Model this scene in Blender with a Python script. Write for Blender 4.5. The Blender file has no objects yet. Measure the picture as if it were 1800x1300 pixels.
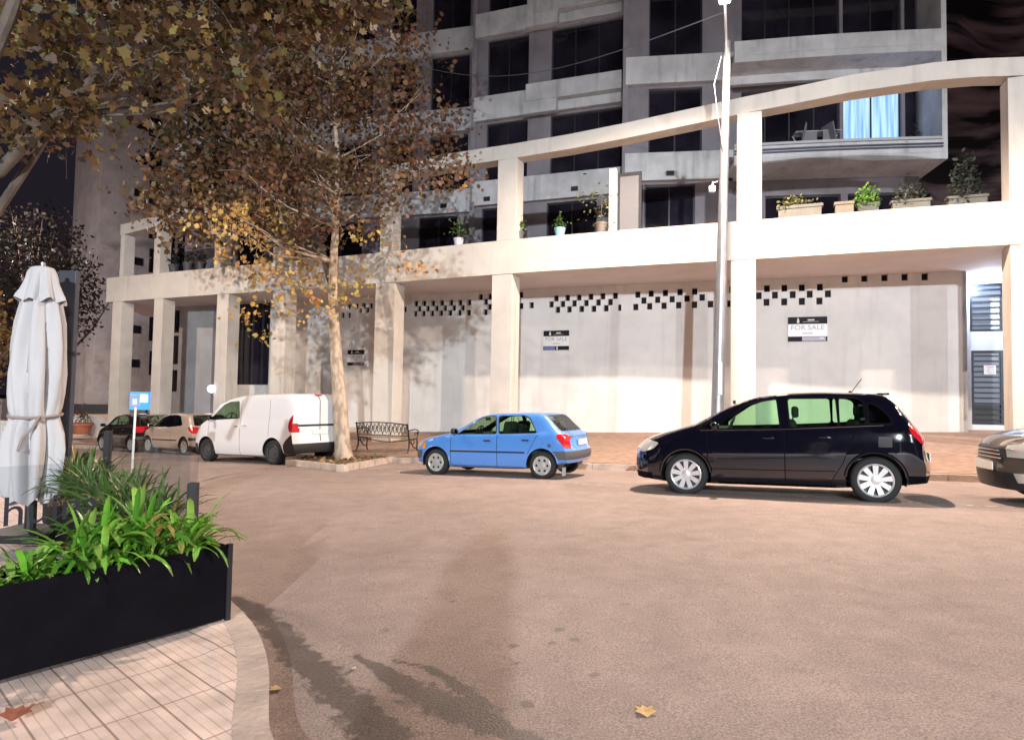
import bpy, bmesh, math, random
import numpy as np
from mathutils import Vector, Matrix
R=math.radians
random.seed(7); rng=np.random.default_rng(7)
scene=bpy.context.scene
EYE=1.6                                   # camera height over the road datum
# ------------------------------------------------------------------ camera
PITCH=R(2.5); ROLL=R(1.0); FPX=1150.0
cp,sp=math.cos(PITCH),math.sin(PITCH); cr,sr=math.cos(ROLL),math.sin(ROLL)
_r=Vector((1,0,0)); _u=Vector((0,-sp,cp)); CF=Vector((0,cp,sp))
CR=cr*_r+sr*_u; CU=-sr*_r+cr*_u
cam=bpy.data.cameras.new('camera'); camo=bpy.data.objects.new('camera',cam)
scene.collection.objects.link(camo); scene.camera=camo
cam.sensor_width=36; cam.lens=FPX/1800*36; cam.clip_end=2000; cam.clip_start=.05
m=Matrix((CR,CU,-CF)).transposed().to_4x4(); m.translation=Vector((0,0,EYE)); camo.matrix_world=m
# ------------------------------------------------------------------ world: night
w=bpy.data.worlds.new('World'); scene.world=w; w.use_nodes=True
bg=w.node_tree.nodes['Background']; bg.inputs[0].default_value=(.30,.24,.36,1); bg.inputs[1].default_value=.014
scene.view_settings.view_transform='Standard'; scene.view_settings.look='None'
scene.view_settings.exposure=1.8; scene.view_settings.gamma=1
def lamp(name,loc,energy,col,kind='POINT',size=.15,aim=None,spot=150,blend=.6):
    l=bpy.data.lights.new(name,kind); l.energy=energy; l.color=col
    if kind!='AREA': l.shadow_soft_size=size
    if kind=='SPOT': l.spot_size=R(spot); l.spot_blend=blend
    o=bpy.data.objects.new(name,l); scene.collection.objects.link(o); o.location=loc
    if aim is not None: o.rotation_euler=(Vector(aim)-Vector(loc)).to_track_quat('-Z','Y').to_euler()
    return o
WARM=(1,.78,.62); NEUT=(.88,.95,1); COOL=(.55,.72,1)
LAMPS=[((4.2,13.0,8.2+EYE),2700,(4.57,14.6)), ((-14.5,14.0,8.6+EYE),1900,(-15.8,15.6)),
       ((17.0,7.0,8.4+EYE),3000,(17.8,9.2)), ((-1.6,-28,8.3+EYE),23000,(-1.4,-30)), ((-34,36,8.5+EYE),3600,(-35.5,38)), ((13,-27,8.4+EYE),7500,(13.3,-29))]  # ends with unseen added lamps: fill behind the viewer, another lighting the tower
for i,(p,e,_) in enumerate(LAMPS):
    far=i in (3,5)
    lamp('street_light_source',p,e,NEUT if far else WARM,'SPOT',.2 if far else .14,(p[0],p[1]+(1.0 if far else .5),p[2]-3),168 if far else 156,.3 if far else .45)
    if not far: lamp('street_light_glow',(p[0],p[1],p[2]-.12),e*(.03 if i<4 else .65),(1,.90,.88),'POINT',.12)
# ------------------------------------------------------------------ geometry helpers
def ray(x,y): return CF+CR*((x-900)/FPX)-CU*((y-650)/FPX)
def uz(x,y,z):
    d=ray(x,y); k=(z-EYE)/d.z; return Vector((d.x*k,d.y*k,z))
def uY(x,y,Y):
    d=ray(x,y); k=Y/d.y; return Vector((d.x*k,Y,EYE+d.z*k))
def hit(A,B,x,y):
    d=ray(x,y); ex,ey=B[0]-A[0],B[1]-A[1]
    k=(A[0]*ey-A[1]*ex)/(d.x*ey-d.y*ex); return Vector((d.x*k,d.y*k,EYE+d.z*k))
ED=Vector((.9135,-.4067)); ND=Vector((.4067,.9135)); PK=Vector((1.9,15.3))
def tn(X,Y):
    d=Vector((X,Y))-PK; return d.dot(ED),d.dot(ND)
def gz(X,Y):
    t,n=tn(X,Y); t=max(-60,min(30,t)); n=min(n,0)
    return EYE-1.62+.028*t+.03*min(-n,5)-.025*min(max(0,-n-7),7)
def ug(x,y,off=0):
    d=ray(x,y); k=5
    for _ in range(60):
        k+=((gz(d.x*k,d.y*k)+off)-(EYE+d.z*k))/d.z*.8
    return Vector((d.x*k,d.y*k,EYE+d.z*k))
def T(t,n): return PK+ED*t+ND*n
# ------------------------------------------------------------------ materials
MATS={}
def nt(name):
    m=bpy.data.materials.new(name); m.use_nodes=True; n=m.node_tree
    return m,n,n.nodes['Principled BSDF']
def mat(name,col,rough=.6,metal=0,bump=0,bscale=40,var=0,vscale=3,coat=0,spec=.5,emit=None,es=1,trans=0,alpha=1):
    if name in MATS: return MATS[name]
    m,n,b=nt(name); L=n.links
    b.inputs['Base Color'].default_value=(*col,1); b.inputs['Roughness'].default_value=rough
    b.inputs['Metallic'].default_value=metal; b.inputs['Coat Weight'].default_value=coat; b.inputs['Coat Roughness'].default_value=.04
    b.inputs['Specular IOR Level'].default_value=spec
    if trans: b.inputs['Transmission Weight'].default_value=trans
    if emit: b.inputs['Emission Color'].default_value=(*emit,1); b.inputs['Emission Strength'].default_value=es
    if var or bump: tc=n.nodes.new('ShaderNodeTexCoord')
    if var:
        t=n.nodes.new('ShaderNodeTexNoise'); t.inputs['Scale'].default_value=vscale; t.inputs['Detail'].default_value=6
        L.new(tc.outputs['Object'],t.inputs['Vector'])
        mr=n.nodes.new('ShaderNodeMapRange'); mr.inputs[1].default_value=.3; mr.inputs[2].default_value=.7
        mr.inputs[3].default_value=1-var; mr.inputs[4].default_value=1+var*.4
        L.new(t.outputs[0],mr.inputs[0])
        mx=n.nodes.new('ShaderNodeVectorMath'); mx.operation='SCALE'; mx.inputs[0].default_value=col
        L.new(mr.outputs[0],mx.inputs['Scale']); L.new(mx.outputs[0],b.inputs['Base Color'])
    if bump:
        t2=n.nodes.new('ShaderNodeTexNoise'); t2.inputs['Scale'].default_value=bscale; t2.inputs['Detail'].default_value=4
        L.new(tc.outputs['Object'],t2.inputs['Vector'])
        bp=n.nodes.new('ShaderNodeBump'); bp.inputs['Strength'].default_value=bump; bp.inputs['Distance'].default_value=.02
        L.new(t2.outputs[0],bp.inputs['Height']); L.new(bp.outputs[0],b.inputs['Normal'])
    MATS[name]=m; return m
def glassmat(name,tint,refl=.10,rough=.01):
    if name in MATS: return MATS[name]
    m=bpy.data.materials.new(name); m.use_nodes=True; n=m.node_tree; n.nodes.clear(); L=n.links
    o=n.nodes.new('ShaderNodeOutputMaterial'); mx=n.nodes.new('ShaderNodeMixShader'); tr=n.nodes.new('ShaderNodeBsdfTransparent')
    gl=n.nodes.new('ShaderNodeBsdfGlossy'); gl.inputs['Roughness'].default_value=rough
    lw=n.nodes.new('ShaderNodeLayerWeight'); lw.inputs[0].default_value=.25
    mr=n.nodes.new('ShaderNodeMapRange'); mr.inputs[3].default_value=refl*.5; mr.inputs[4].default_value=min(.7,refl*4)
    L.new(lw.outputs['Facing'],mr.inputs[0])
    tr.inputs[0].default_value=(*tint,1); L.new(mr.outputs[0],mx.inputs[0]); L.new(tr.outputs[0],mx.inputs[1]); L.new(gl.outputs[0],mx.inputs[2]); L.new(mx.outputs[0],o.inputs[0])
    MATS[name]=m; return m
def paint(name,col,metal=.0,rough=.25,inner=(.02,.02,.022)):
    if name in MATS: return MATS[name]
    m,n,b=nt(name); L=n.links
    g=n.nodes.new('ShaderNodeNewGeometry'); mx=n.nodes.new('ShaderNodeMix'); mx.data_type='RGBA'
    mx.inputs[6].default_value=(*col,1); mx.inputs[7].default_value=(*inner,1)
    L.new(g.outputs['Backfacing'],mx.inputs[0]); L.new(mx.outputs[2],b.inputs['Base Color'])
    b.inputs['Metallic'].default_value=metal; b.inputs['Roughness'].default_value=rough
    b.inputs['Coat Weight'].default_value=1; b.inputs['Coat Roughness'].default_value=.05
    t=n.nodes.new('ShaderNodeTexNoise'); t.inputs['Scale'].default_value=9; t.inputs['Detail'].default_value=5
    tc=n.nodes.new('ShaderNodeTexCoord'); L.new(tc.outputs['Object'],t.inputs['Vector'])
    mr=n.nodes.new('ShaderNodeMapRange'); mr.inputs[3].default_value=rough*.7; mr.inputs[4].default_value=rough*1.5
    L.new(t.outputs[0],mr.inputs[0]); L.new(mr.outputs[0],b.inputs['Roughness'])
    MATS[name]=m; return m
# ------------------------------------------------------------------ object helpers
def tag(o,label=None,cat=None,group=None,kind=None):
    if label: o['label']=label
    if cat: o['category']=cat
    if group: o['group']=group
    if kind: o['kind']=kind
    return o
def empty(name,loc=(0,0,0),rz=0):
    o=bpy.data.objects.new(name,None); scene.collection.objects.link(o); o.location=loc; o.rotation_euler=(0,0,rz); o.empty_display_size=.2; return o
class MB:
    def __init__(s): s.v=[]; s.f=[]; s.m=[]
    def add(s,vs,fs,mi=0):
        b=len(s.v); s.v+= [tuple(v) for v in vs]; s.f+=[tuple(i+b for i in f) for f in fs]; s.m+=[mi]*len(fs); return s
    def box(s,c,d,mi=0,rz=0,M=None,bev=0):
        x,y,z=d[0]/2,d[1]/2,d[2]/2
        if bev:
            bm=bmesh.new(); bmesh.ops.create_cube(bm,size=1); 
            for v in bm.verts: v.co=Vector((v.co.x*d[0],v.co.y*d[1],v.co.z*d[2]))
            bmesh.ops.bevel(bm,geom=bm.edges[:],offset=bev,segments=3,affect='EDGES',profile=.5)
            bm.verts.ensure_lookup_table(); vs=[v.co.copy() for v in bm.verts]; bm.verts.index_update(); fs=[[v.index for v in f.verts] for f in bm.faces]; bm.free()
        else:
            vs=[Vector((i*x,j*y,k*z)) for i in(-1,1) for j in(-1,1) for k in(-1,1)]
            fs=[(0,1,3,2),(4,6,7,5),(0,4,5,1),(2,3,7,6),(0,2,6,4),(1,5,7,3)]
        Mx=Matrix.Translation(c)@Matrix.Rotation(rz,4,'Z')
        if M is not None: Mx=Mx@M
        return s.add([Mx@v for v in vs],fs,mi)
    def tube(s,pts,r,seg=8,mi=0,caps=True):
        pts=[Vector(p) for p in pts]; n=len(pts); rs=r if isinstance(r,(list,tuple)) else [r]*n
        rings=[]; prev=None
        for i,p in enumerate(pts):
            d=(pts[min(i+1,n-1)]-pts[max(i-1,0)])
            d=d.normalized() if d.length>1e-9 else Vector((0,0,1))
            if prev is None:
                a=Vector((0,0,1)) if abs(d.z)<.9 else Vector((1,0,0)); x=d.cross(a).normalized()
            else: x=(prev-d*prev.dot(d)).normalized()
            prev=x; y=d.cross(x)
            rings.append([p+x*(rs[i]*math.cos(2*math.pi*k/seg))+y*(rs[i]*math.sin(2*math.pi*k/seg)) for k in range(seg)])
        vs=[v for g in rings for v in g]; fs=[]
        for i in range(n-1):
            for k in range(seg):
                fs.append((i*seg+k,i*seg+(k+1)%seg,(i+1)*seg+(k+1)%seg,(i+1)*seg+k))
        if caps: fs+= [tuple(range(seg))[::-1],tuple((n-1)*seg+k for k in range(seg))]
        return s.add(vs,fs,mi)
    def lathe(s,prof,seg=24,c=(0,0,0),axis='Z',mi=0):
        vs=[];fs=[];n=len(prof)
        for k in range(seg):
            a=2*math.pi*k/seg
            for (r,h) in prof:
                p=(r*math.cos(a),r*math.sin(a),h) if axis=='Z' else (r*math.cos(a),h,r*math.sin(a))
                vs.append((p[0]+c[0],p[1]+c[1],p[2]+c[2]))
        for k in range(seg):
            k2=(k+1)%seg
            for i in range(n-1): fs.append((k*n+i,k2*n+i,k2*n+i+1,k*n+i+1))
        return s.add(vs,fs,mi)
    def prism(s,poly,z0,z1,mi=0):
        n=len(poly); z0s=z0 if isinstance(z0,(list,tuple)) else [z0]*n; z1s=z1 if isinstance(z1,(list,tuple)) else [z1]*n
        vs=[(p[0],p[1],z0s[i]) for i,p in enumerate(poly)]+[(p[0],p[1],z1s[i]) for i,p in enumerate(poly)]
        fs=[tuple(range(n))[::-1],tuple(range(n,2*n))]+[(i,(i+1)%n,(i+1)%n+n,i+n) for i in range(n)]
        return s.add(vs,fs,mi)
    def build(s,name,mats,parent=None,smooth=False,angle=None,loc=None):
        me=bpy.data.meshes.new(name); me.from_pydata(s.v,[],s.f)
        if not isinstance(mats,(list,tuple)): mats=[mats]
        for q in mats: me.materials.append(q)
        me.polygons.foreach_set('material_index',s.m)
        bm=bmesh.new(); bm.from_mesh(me); bmesh.ops.recalc_face_normals(bm,faces=bm.faces) if len(bm.faces)<60000 else None; bm.to_mesh(me); bm.free()
        if smooth or angle:
            me.polygons.foreach_set('use_smooth',[True]*len(me.polygons))
            me.set_sharp_from_angle(angle=R(angle or 40))
        me.update()
        o=bpy.data.objects.new(name,me); scene.collection.objects.link(o)
        if parent: o.parent=parent
        if loc is not None: o.location=loc
        return o
def text_mesh(name,txt,size,mt,parent=None,M=None,ext=.002,align='CENTER',space=1.0):
    c=bpy.data.curves.new(name,'FONT'); c.body=txt; c.size=size; c.extrude=ext; c.align_x=align; c.align_y='CENTER'; c.space_character=space
    o=bpy.data.objects.new('tmp',c); scene.collection.objects.link(o); bpy.context.view_layer.update()
    me=bpy.data.meshes.new_from_object(o); bpy.data.objects.remove(o); bpy.data.curves.remove(c)
    me.materials.clear(); me.materials.append(mt)
    q=bpy.data.objects.new(name,me); scene.collection.objects.link(q)
    if M is not None: q.matrix_world=M
    if parent: q.parent=parent
    return q
def offs(poly,d):
    """offset an open polyline to its left by d"""
    out=[]; n=len(poly)
    for i in range(n):
        a=Vector(poly[max(i-1,0)][:2]); b=Vector(poly[min(i+1,n-1)][:2]); e=(b-a).normalized()
        out.append(Vector(poly[i][:2])+Vector((-e.y,e.x))*d)
    return out
#@@MATERIALS
CREAM=None
def plaster(name,col,stain=.25,grime=.5):
    m,n,b=nt(name); L=n.links; b.inputs['Roughness'].default_value=.85
    tc=n.nodes.new('ShaderNodeTexCoord')
    t=n.nodes.new('ShaderNodeTexNoise'); t.inputs['Scale'].default_value=.9; t.inputs['Detail'].default_value=8; t.inputs['Roughness'].default_value=.65
    L.new(tc.outputs['Object'],t.inputs['Vector'])
    mp=n.nodes.new('ShaderNodeMapping'); mp.inputs['Scale'].default_value=(2.2,2.2,.22)
    t2=n.nodes.new('ShaderNodeTexNoise'); t2.inputs['Scale'].default_value=1.6; t2.inputs['Detail'].default_value=6
    L.new(tc.outputs['Object'],mp.inputs[0]); L.new(mp.outputs[0],t2.inputs['Vector'])
    r1=n.nodes.new('ShaderNodeMapRange'); r1.inputs[1].default_value=.35; r1.inputs[2].default_value=.7; r1.inputs[3].default_value=1; r1.inputs[4].default_value=1-stain
    r2=n.nodes.new('ShaderNodeMapRange'); r2.inputs[1].default_value=.55; r2.inputs[2].default_value=.75; r2.inputs[3].default_value=1; r2.inputs[4].default_value=1-stain*grime
    L.new(t.outputs[0],r1.inputs[0]); L.new(t2.outputs[0],r2.inputs[0])
    mu=n.nodes.new('ShaderNodeMath'); mu.operation='MULTIPLY'; L.new(r1.outputs[0],mu.inputs[0]); L.new(r2.outputs[0],mu.inputs[1])
    sc=n.nodes.new('ShaderNodeVectorMath'); sc.operation='SCALE'; sc.inputs[0].default_value=col
    L.new(mu.outputs[0],sc.inputs['Scale']); L.new(sc.outputs[0],b.inputs['Base Color'])
    t3=n.nodes.new('ShaderNodeTexNoise'); t3.inputs['Scale'].default_value=60; L.new(tc.outputs['Object'],t3.inputs['Vector'])
    bp=n.nodes.new('ShaderNodeBump'); bp.inputs['Strength'].default_value=.25; bp.inputs['Distance'].default_value=.01
    L.new(t3.outputs[0],bp.inputs['Height']); L.new(bp.outputs[0],b.inputs['Normal'])
    MATS[name]=m; return m
def asphalt():
    m,n,b=nt('asphalt'); L=n.links; tc=n.nodes.new('ShaderNodeTexCoord')
    def noise(s,d=5):
        t=n.nodes.new('ShaderNodeTexNoise'); t.inputs['Scale'].default_value=s; t.inputs['Detail'].default_value=d; L.new(tc.outputs['Object'],t.inputs['Vector']); return t
    a=noise(.35,6); f=noise(90,3); g=noise(4,5)
    cr1=n.nodes.new('ShaderNodeValToRGB'); cr1.color_ramp.elements[0].position=.35; cr1.color_ramp.elements[0].color=(.235,.18,.16,1)
    cr1.color_ramp.elements[1].position=.68; cr1.color_ramp.elements[1].color=(.315,.245,.218,1); L.new(a.outputs[0],cr1.inputs[0])
    mr=n.nodes.new('ShaderNodeMapRange'); mr.inputs[1].default_value=.3; mr.inputs[2].default_value=.75; mr.inputs[3].default_value=.60; mr.inputs[4].default_value=1.42; L.new(f.outputs[0],mr.inputs[0])
    mg=n.nodes.new('ShaderNodeMapRange'); mg.inputs[1].default_value=.3; mg.inputs[2].default_value=.7; mg.inputs[3].default_value=.86; mg.inputs[4].default_value=1.1; L.new(g.outputs[0],mg.inputs[0])
    mu=n.nodes.new('ShaderNodeMath'); mu.operation='MULTIPLY'; L.new(mr.outputs[0],mu.inputs[0]); L.new(mg.outputs[0],mu.inputs[1])
    sc=n.nodes.new('ShaderNodeVectorMath'); sc.operation='SCALE'; L.new(cr1.outputs[0],sc.inputs[0]); L.new(mu.outputs[0],sc.inputs['Scale'])
    vo=n.nodes.new('ShaderNodeTexVoronoi'); vo.feature='DISTANCE_TO_EDGE'; vo.inputs['Scale'].default_value=.45; wv=n.nodes.new('ShaderNodeVectorMath'); wv.operation='MULTIPLY_ADD'; wv.inputs[1].default_value=(.5,.5,.5); L.new(g.outputs[1],wv.inputs[0]); L.new(tc.outputs['Object'],wv.inputs[2]); L.new(wv.outputs[0],vo.inputs['Vector'])
    ck=n.nodes.new('ShaderNodeMapRange'); ck.inputs[1].default_value=.0; ck.inputs[2].default_value=.012; ck.inputs[3].default_value=.90; ck.inputs[4].default_value=1; L.new(vo.outputs['Distance'],ck.inputs[0])
    cm=n.nodes.new('ShaderNodeMath'); cm.operation='MAXIMUM'; cmr=n.nodes.new('ShaderNodeMapRange'); cmr.inputs[1].default_value=.48; cmr.inputs[2].default_value=.52; L.new(a.outputs[0],cmr.inputs[0]); L.new(ck.outputs[0],cm.inputs[0]); L.new(cmr.outputs[0],cm.inputs[1])
    s3=n.nodes.new('ShaderNodeVectorMath'); s3.operation='SCALE'; L.new(sc.outputs[0],s3.inputs[0]); L.new(cm.outputs[0],s3.inputs['Scale']); sc=s3
    at=n.nodes.new('ShaderNodeAttribute'); at.attribute_name='wet'
    mk=n.nodes.new('ShaderNodeMath'); mk.operation='ADD'; n2=noise(11,9); n2b=n.nodes.new('ShaderNodeMath'); n2b.operation='MULTIPLY_ADD'; n2b.inputs[1].default_value=2.0; n2b.inputs[2].default_value=-1.0
    L.new(n2.outputs[0],n2b.inputs[0]); L.new(at.outputs['Fac'],mk.inputs[0]); L.new(n2b.outputs[0],mk.inputs[1])
    st=n.nodes.new('ShaderNodeMapRange'); st.inputs[1].default_value=.38; st.inputs[2].default_value=.66; L.new(mk.outputs[0],st.inputs[0])
    wx=n.nodes.new('ShaderNodeMix'); wx.data_type='RGBA'; L.new(st.outputs[0],wx.inputs[0]); L.new(sc.outputs[0],wx.inputs[6])
    s2=n.nodes.new('ShaderNodeVectorMath'); s2.operation='SCALE'; s2.inputs['Scale'].default_value=.46; L.new(sc.outputs[0],s2.inputs[0]); L.new(s2.outputs[0],wx.inputs[7])
    L.new(wx.outputs[2],b.inputs['Base Color'])
    rr=n.nodes.new('ShaderNodeMapRange'); rr.inputs[3].default_value=.78; rr.inputs[4].default_value=.5; L.new(st.outputs[0],rr.inputs[0]); L.new(rr.outputs[0],b.inputs['Roughness'])
    bp=n.nodes.new('ShaderNodeBump'); bp.inputs['Strength'].default_value=.35; bp.inputs['Distance'].default_value=.01; L.new(f.outputs[0],bp.inputs['Height']); L.new(bp.outputs[0],b.inputs['Normal'])
    MATS['asphalt']=m; return m
def tiles(name,col,bw,bh,mortar,ang,ribs=0,c2=None,msz=.012):
    m,n,b=nt(name); L=n.links; tc=n.nodes.new('ShaderNodeTexCoord'); mp=n.nodes.new('ShaderNodeMapping'); mp.inputs['Rotation'].default_value=(0,0,ang)
    L.new(tc.outputs['Object'],mp.inputs[0])
    br=n.nodes.new('ShaderNodeTexBrick'); br.offset=.0; br.inputs['Scale'].default_value=1; br.inputs['Brick Width'].default_value=bw*(2 if ribs else 1); br.inputs['Row Height'].default_value=bh
    br.inputs['Mortar Size'].default_value=msz; br.inputs['Mortar Smooth'].default_value=.3; br.inputs['Color1'].default_value=(*col,1); br.inputs['Color2'].default_value=(*(c2 or tuple(c*.9 for c in col)),1); br.inputs['Mortar'].default_value=(*mortar,1)
    L.new(mp.outputs[0],br.inputs[0]); out=br.outputs[0]
    no=n.nodes.new('ShaderNodeTexNoise'); no.inputs['Scale'].default_value=5; no.inputs['Detail'].default_value=8; L.new(tc.outputs['Object'],no.inputs['Vector'])
    mr=n.nodes.new('ShaderNodeMapRange'); mr.inputs[1].default_value=.3; mr.inputs[2].default_value=.7; mr.inputs[3].default_value=.72; mr.inputs[4].default_value=1.15; L.new(no.outputs[0],mr.inputs[0])
    fac=mr.outputs[0]; hgt=br.outputs['Fac']
    if ribs:
        b2=n.nodes.new('ShaderNodeTexBrick'); b2.offset=0; b2.inputs['Scale'].default_value=1; b2.inputs['Brick Width'].default_value=bw*200; b2.inputs['Row Height'].default_value=bh/ribs
        b2.inputs['Mortar Size'].default_value=.004; b2.inputs['Mortar Smooth'].default_value=.4; L.new(mp.outputs[0],b2.inputs[0])
        q=n.nodes.new('ShaderNodeMapRange'); q.inputs[3].default_value=1; q.inputs[4].default_value=.80; L.new(b2.outputs['Fac'],q.inputs[0])
        mu=n.nodes.new('ShaderNodeMath'); mu.operation='MULTIPLY'; L.new(q.outputs[0],mu.inputs[0]); L.new(fac,mu.inputs[1]); fac=mu.outputs[0]
        mxh=n.nodes.new('ShaderNodeMath'); mxh.operation='MAXIMUM'; L.new(hgt,mxh.inputs[0]); L.new(b2.outputs['Fac'],mxh.inputs[1]); hgt=mxh.outputs[0]
    sc=n.nodes.new('ShaderNodeVectorMath'); sc.operation='SCALE'; L.new(out,sc.inputs[0]); L.new(fac,sc.inputs['Scale']); L.new(sc.outputs[0],b.inputs['Base Color'])
    bp=n.nodes.new('ShaderNodeBump'); bp.invert=True; bp.inputs['Strength'].default_value=.5; bp.inputs['Distance'].default_value=.01; L.new(hgt,bp.inputs['Height']); L.new(bp.outputs[0],b.inputs['Normal'])
    b.inputs['Roughness'].default_value=.75; MATS[name]=m; return m
M_cream=plaster('cream_render',(.68,.675,.665),.16,.8)
M_beam=plaster('beam_render',(.62,.58,.53),.18,1.0)
M_band=plaster('parapet_render',(.70,.70,.72),.35,.9)
M_wallg=plaster('grey_render',(.30,.275,.31),.3)
M_dark=mat('dark_frame',(.03,.03,.035),.4)
M_pane=mat('dark_pane',(.022,.018,.030),.08,spec=.6,var=.9,vscale=.6,bump=.02,bscale=1.5)  # noise in the pane colour stands in for reflections and curtains
M_asph=asphalt()
M_kerb=mat('kerb_stone',(.52,.42,.36),.85,bump=.5,bscale=25,var=.3,vscale=4)
M_side=tiles('sidewalk_tiles',(.33,.22,.165),.4,.4,(.27,.18,.135),R(-24),c2=(.31,.207,.155),msz=.007)
M_black=mat('black_plastic',(.018,.018,.02),.45,bump=.1,bscale=200)
M_rubber=mat('rubber',(.014,.014,.015),.8,bump=.2,bscale=120)
M_alloy=mat('alloy',(.72,.72,.74),.28,.6)
M_metal=mat('galvanised',(.34,.35,.38),.42,.75,var=.2)
M_white=mat('white_paint',(.78,.78,.78),.5)
M_iron=mat('cast_iron',(.022,.02,.022),.45,.3)
#@@GROUND
def grid_obj(name,xs,ys,zf,mt,kind='structure',wet=None,inside=None):
    vs=[];fs=[];X=len(xs);W=[]
    for y in ys:
        for x in xs:
            vs.append((x,y,zf(x,y))); W.append(wet(x,y) if wet else 0)
    for j in range(len(ys)-1):
        for i in range(X-1): fs.append((j*X+i,j*X+i+1,(j+1)*X+i+1,(j+1)*X+i))
    me=bpy.data.meshes.new(name); me.from_pydata(vs,[],fs); me.materials.append(mt)
    if wet: a=me.attributes.new('wet','FLOAT','POINT'); a.data.foreach_set('value',W)
    me.polygons.foreach_set('use_smooth',[True]*len(fs)); me.update()
    o=bpy.data.objects.new(name,me); scene.collection.objects.link(o); o['kind']=kind; return o
def sd(p,poly):
    best=9
    for i in range(len(poly)-1):
        a,wa=poly[i]; b,wb=poly[i+1]; d=b-a; k=max(0,min(1,(p-a).dot(d)/d.dot(d))); best=min(best,(p-a-d*k).length/(wa+(wb-wa)*k))
    return best
def G2(x,y): return ug(x,y).to_2d()
ST1=[(G2(*q),wd) for q,wd in (((415,1052),.05),((455,1075),.09),((500,1120),.09),((560,1185),.11),((620,1240),.11),((690,1310),.12))]
ST2=[(G2(*q),wd) for q,wd in (((620,1152),.02),((670,1175),.05),((720,1210),.10),((790,1240),.13),((850,1265),.10),((930,1300),.05),((1000,1330),.03))]
ST3=[(G2(*q),wd) for q,wd in (((690,1160),.015),((760,1175),.03),((820,1215),.05),((850,1245),.05))]
ST4=[(G2(*q),wd) for q,wd in (((355,845),.05),((450,826),.05),((560,815),.03))]
SPOTS=[(G2(*q),wd) for q,wd in (((748,1051),.02),((798,1056),.018),((900,1134),.035),((905,1163),.03),((1010,1123),.03),((675,1108),.02),((780,1128),.02),((1045,1186),.03),((925,1118),.02),((1100,1060),.025),((920,1240),.04),((745,1119),.012),((985,1105),.03),((968,1130),.02))]
def wet(x,y):
    p=Vector((x,y)); v=0
    if -8<x<4 and 2<y<17:
        v=max(v,1.25-.75*min(sd(p,ST1),sd(p,ST2),sd(p,ST3)), .95-.55*sd(p,ST4))
        for c,r in SPOTS:
            d=(p-c).length/r
            if d<2: v=max(v,1.05-.5*d)
    return v
xs=list(np.arange(-90,-6,3.0))+list(np.arange(-6,3.5,.035))+list(np.arange(3.5,60,2.0))
ys=list(np.arange(-40,2.2,2.0))+list(np.arange(2.2,6,.035))+list(np.arange(6,18,.3))+list(np.arange(18,90,3.0))
grid_obj('road',xs,ys,gz,M_asph,wet=wet)
grid_obj('ground',np.linspace(-600,600,25),np.linspace(-400,800,25),lambda x,y:-4.2,mat('far_earth',(.05,.045,.04),.9))
# pavement across the road: rises gently from the kerb to the building
KERB=[(-60,9.0),(-40,4.2),(-24,1.9),(-17,1.35),(-12,.75),(-8,.3),(-4,.12),(0,.05),(6,0),(12,-.05),(40,0)]
def kn(t):
    for (a,na),(b,nb) in zip(KERB,KERB[1:]):
        if a<=t<=b: return na+(nb-na)*(t-a)/(b-a)
    return 0
def walkz(t,n):
    k=max(0,n-kn(t)); q=T(t,min(n,0)); rise=.085*min(k,6.5)
    if t<-14: rise+=min(1,(-14-t)/5)*min(max(k-1.2,0)*.22,.45)
    return gz(*T(t,kn(t)))+.13+rise
def curve_z(p): t,n=tn(*p); return walkz(t,n)
ts=list(np.arange(-60,40.1,.8)); ns=[0,.6,1.2,1.8,2.4,3.5,5,7,10,16,30,60]
vs=[];fs=[]
for t in ts:
    for n in ns:
        q=T(t,kn(t)+.16+n); vs.append((q.x,q.y,walkz(t,kn(t)+.16+n)))
for i in range(len(ts)-1):
    for j in range(len(ns)-1): a=i*len(ns)+j; fs.append((a,a+len(ns),a+len(ns)+1,a+1))
MB().add(vs,fs).build('sidewalk',M_side,smooth=True)['kind']='structure'
mb=MB()
tk=list(np.arange(-60,40.1,1.0))
for a,b in zip(tk,tk[1:]):
    b-=.012; P=[T(a,kn(a)),T(b,kn(b)),T(b,kn(b)+.16),T(a,kn(a)+.16)]
    zt=[walkz(a,kn(a))+.003,walkz(b,kn(b))+.003]; mb.prism(P,[z-.4 for z in (zt[0],zt[1],zt[1],zt[0])],[zt[0],zt[1],zt[1],zt[0]])
mb.build('kerb',M_kerb)['kind']='structure'
# worn parking line painted on the asphalt
mb=MB(); L0=G2(560,818); L1=G2(1100,856); L2=G2(1830,895); pts=[L1.lerp(L2,k/20) for k in range(21)]
pts=[L0.lerp(L1,k/12) for k in range(12)]+pts
nl=Vector((-(L2-L1).y,(L2-L1).x)).normalized()
vs=[];
for p in pts:
    for s in(-.05,.05): q=p+nl*s; vs.append((q.x,q.y,gz(q.x,q.y)+.005))
mm,n_,b_=nt('worn_line'); tc=n_.nodes.new('ShaderNodeTexCoord'); no=n_.nodes.new('ShaderNodeTexNoise'); no.inputs['Scale'].default_value=9; no.inputs['Detail'].default_value=8
n_.links.new(tc.outputs['Object'],no.inputs['Vector']); mr=n_.nodes.new('ShaderNodeMapRange'); mr.inputs[1].default_value=.42; mr.inputs[2].default_value=.62; mr.inputs[4].default_value=.85; n_.links.new(no.outputs[0],mr.inputs[0]); n_.links.new(mr.outputs[0],b_.inputs['Alpha']); b_.inputs['Base Color'].default_value=(.55,.5,.46,1)
mb.add(vs,[(2*i,2*i+2,2*i+3,2*i+1) for i in range(len(pts)-1)]).build('parking_line',mm)['kind']='structure'
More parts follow.
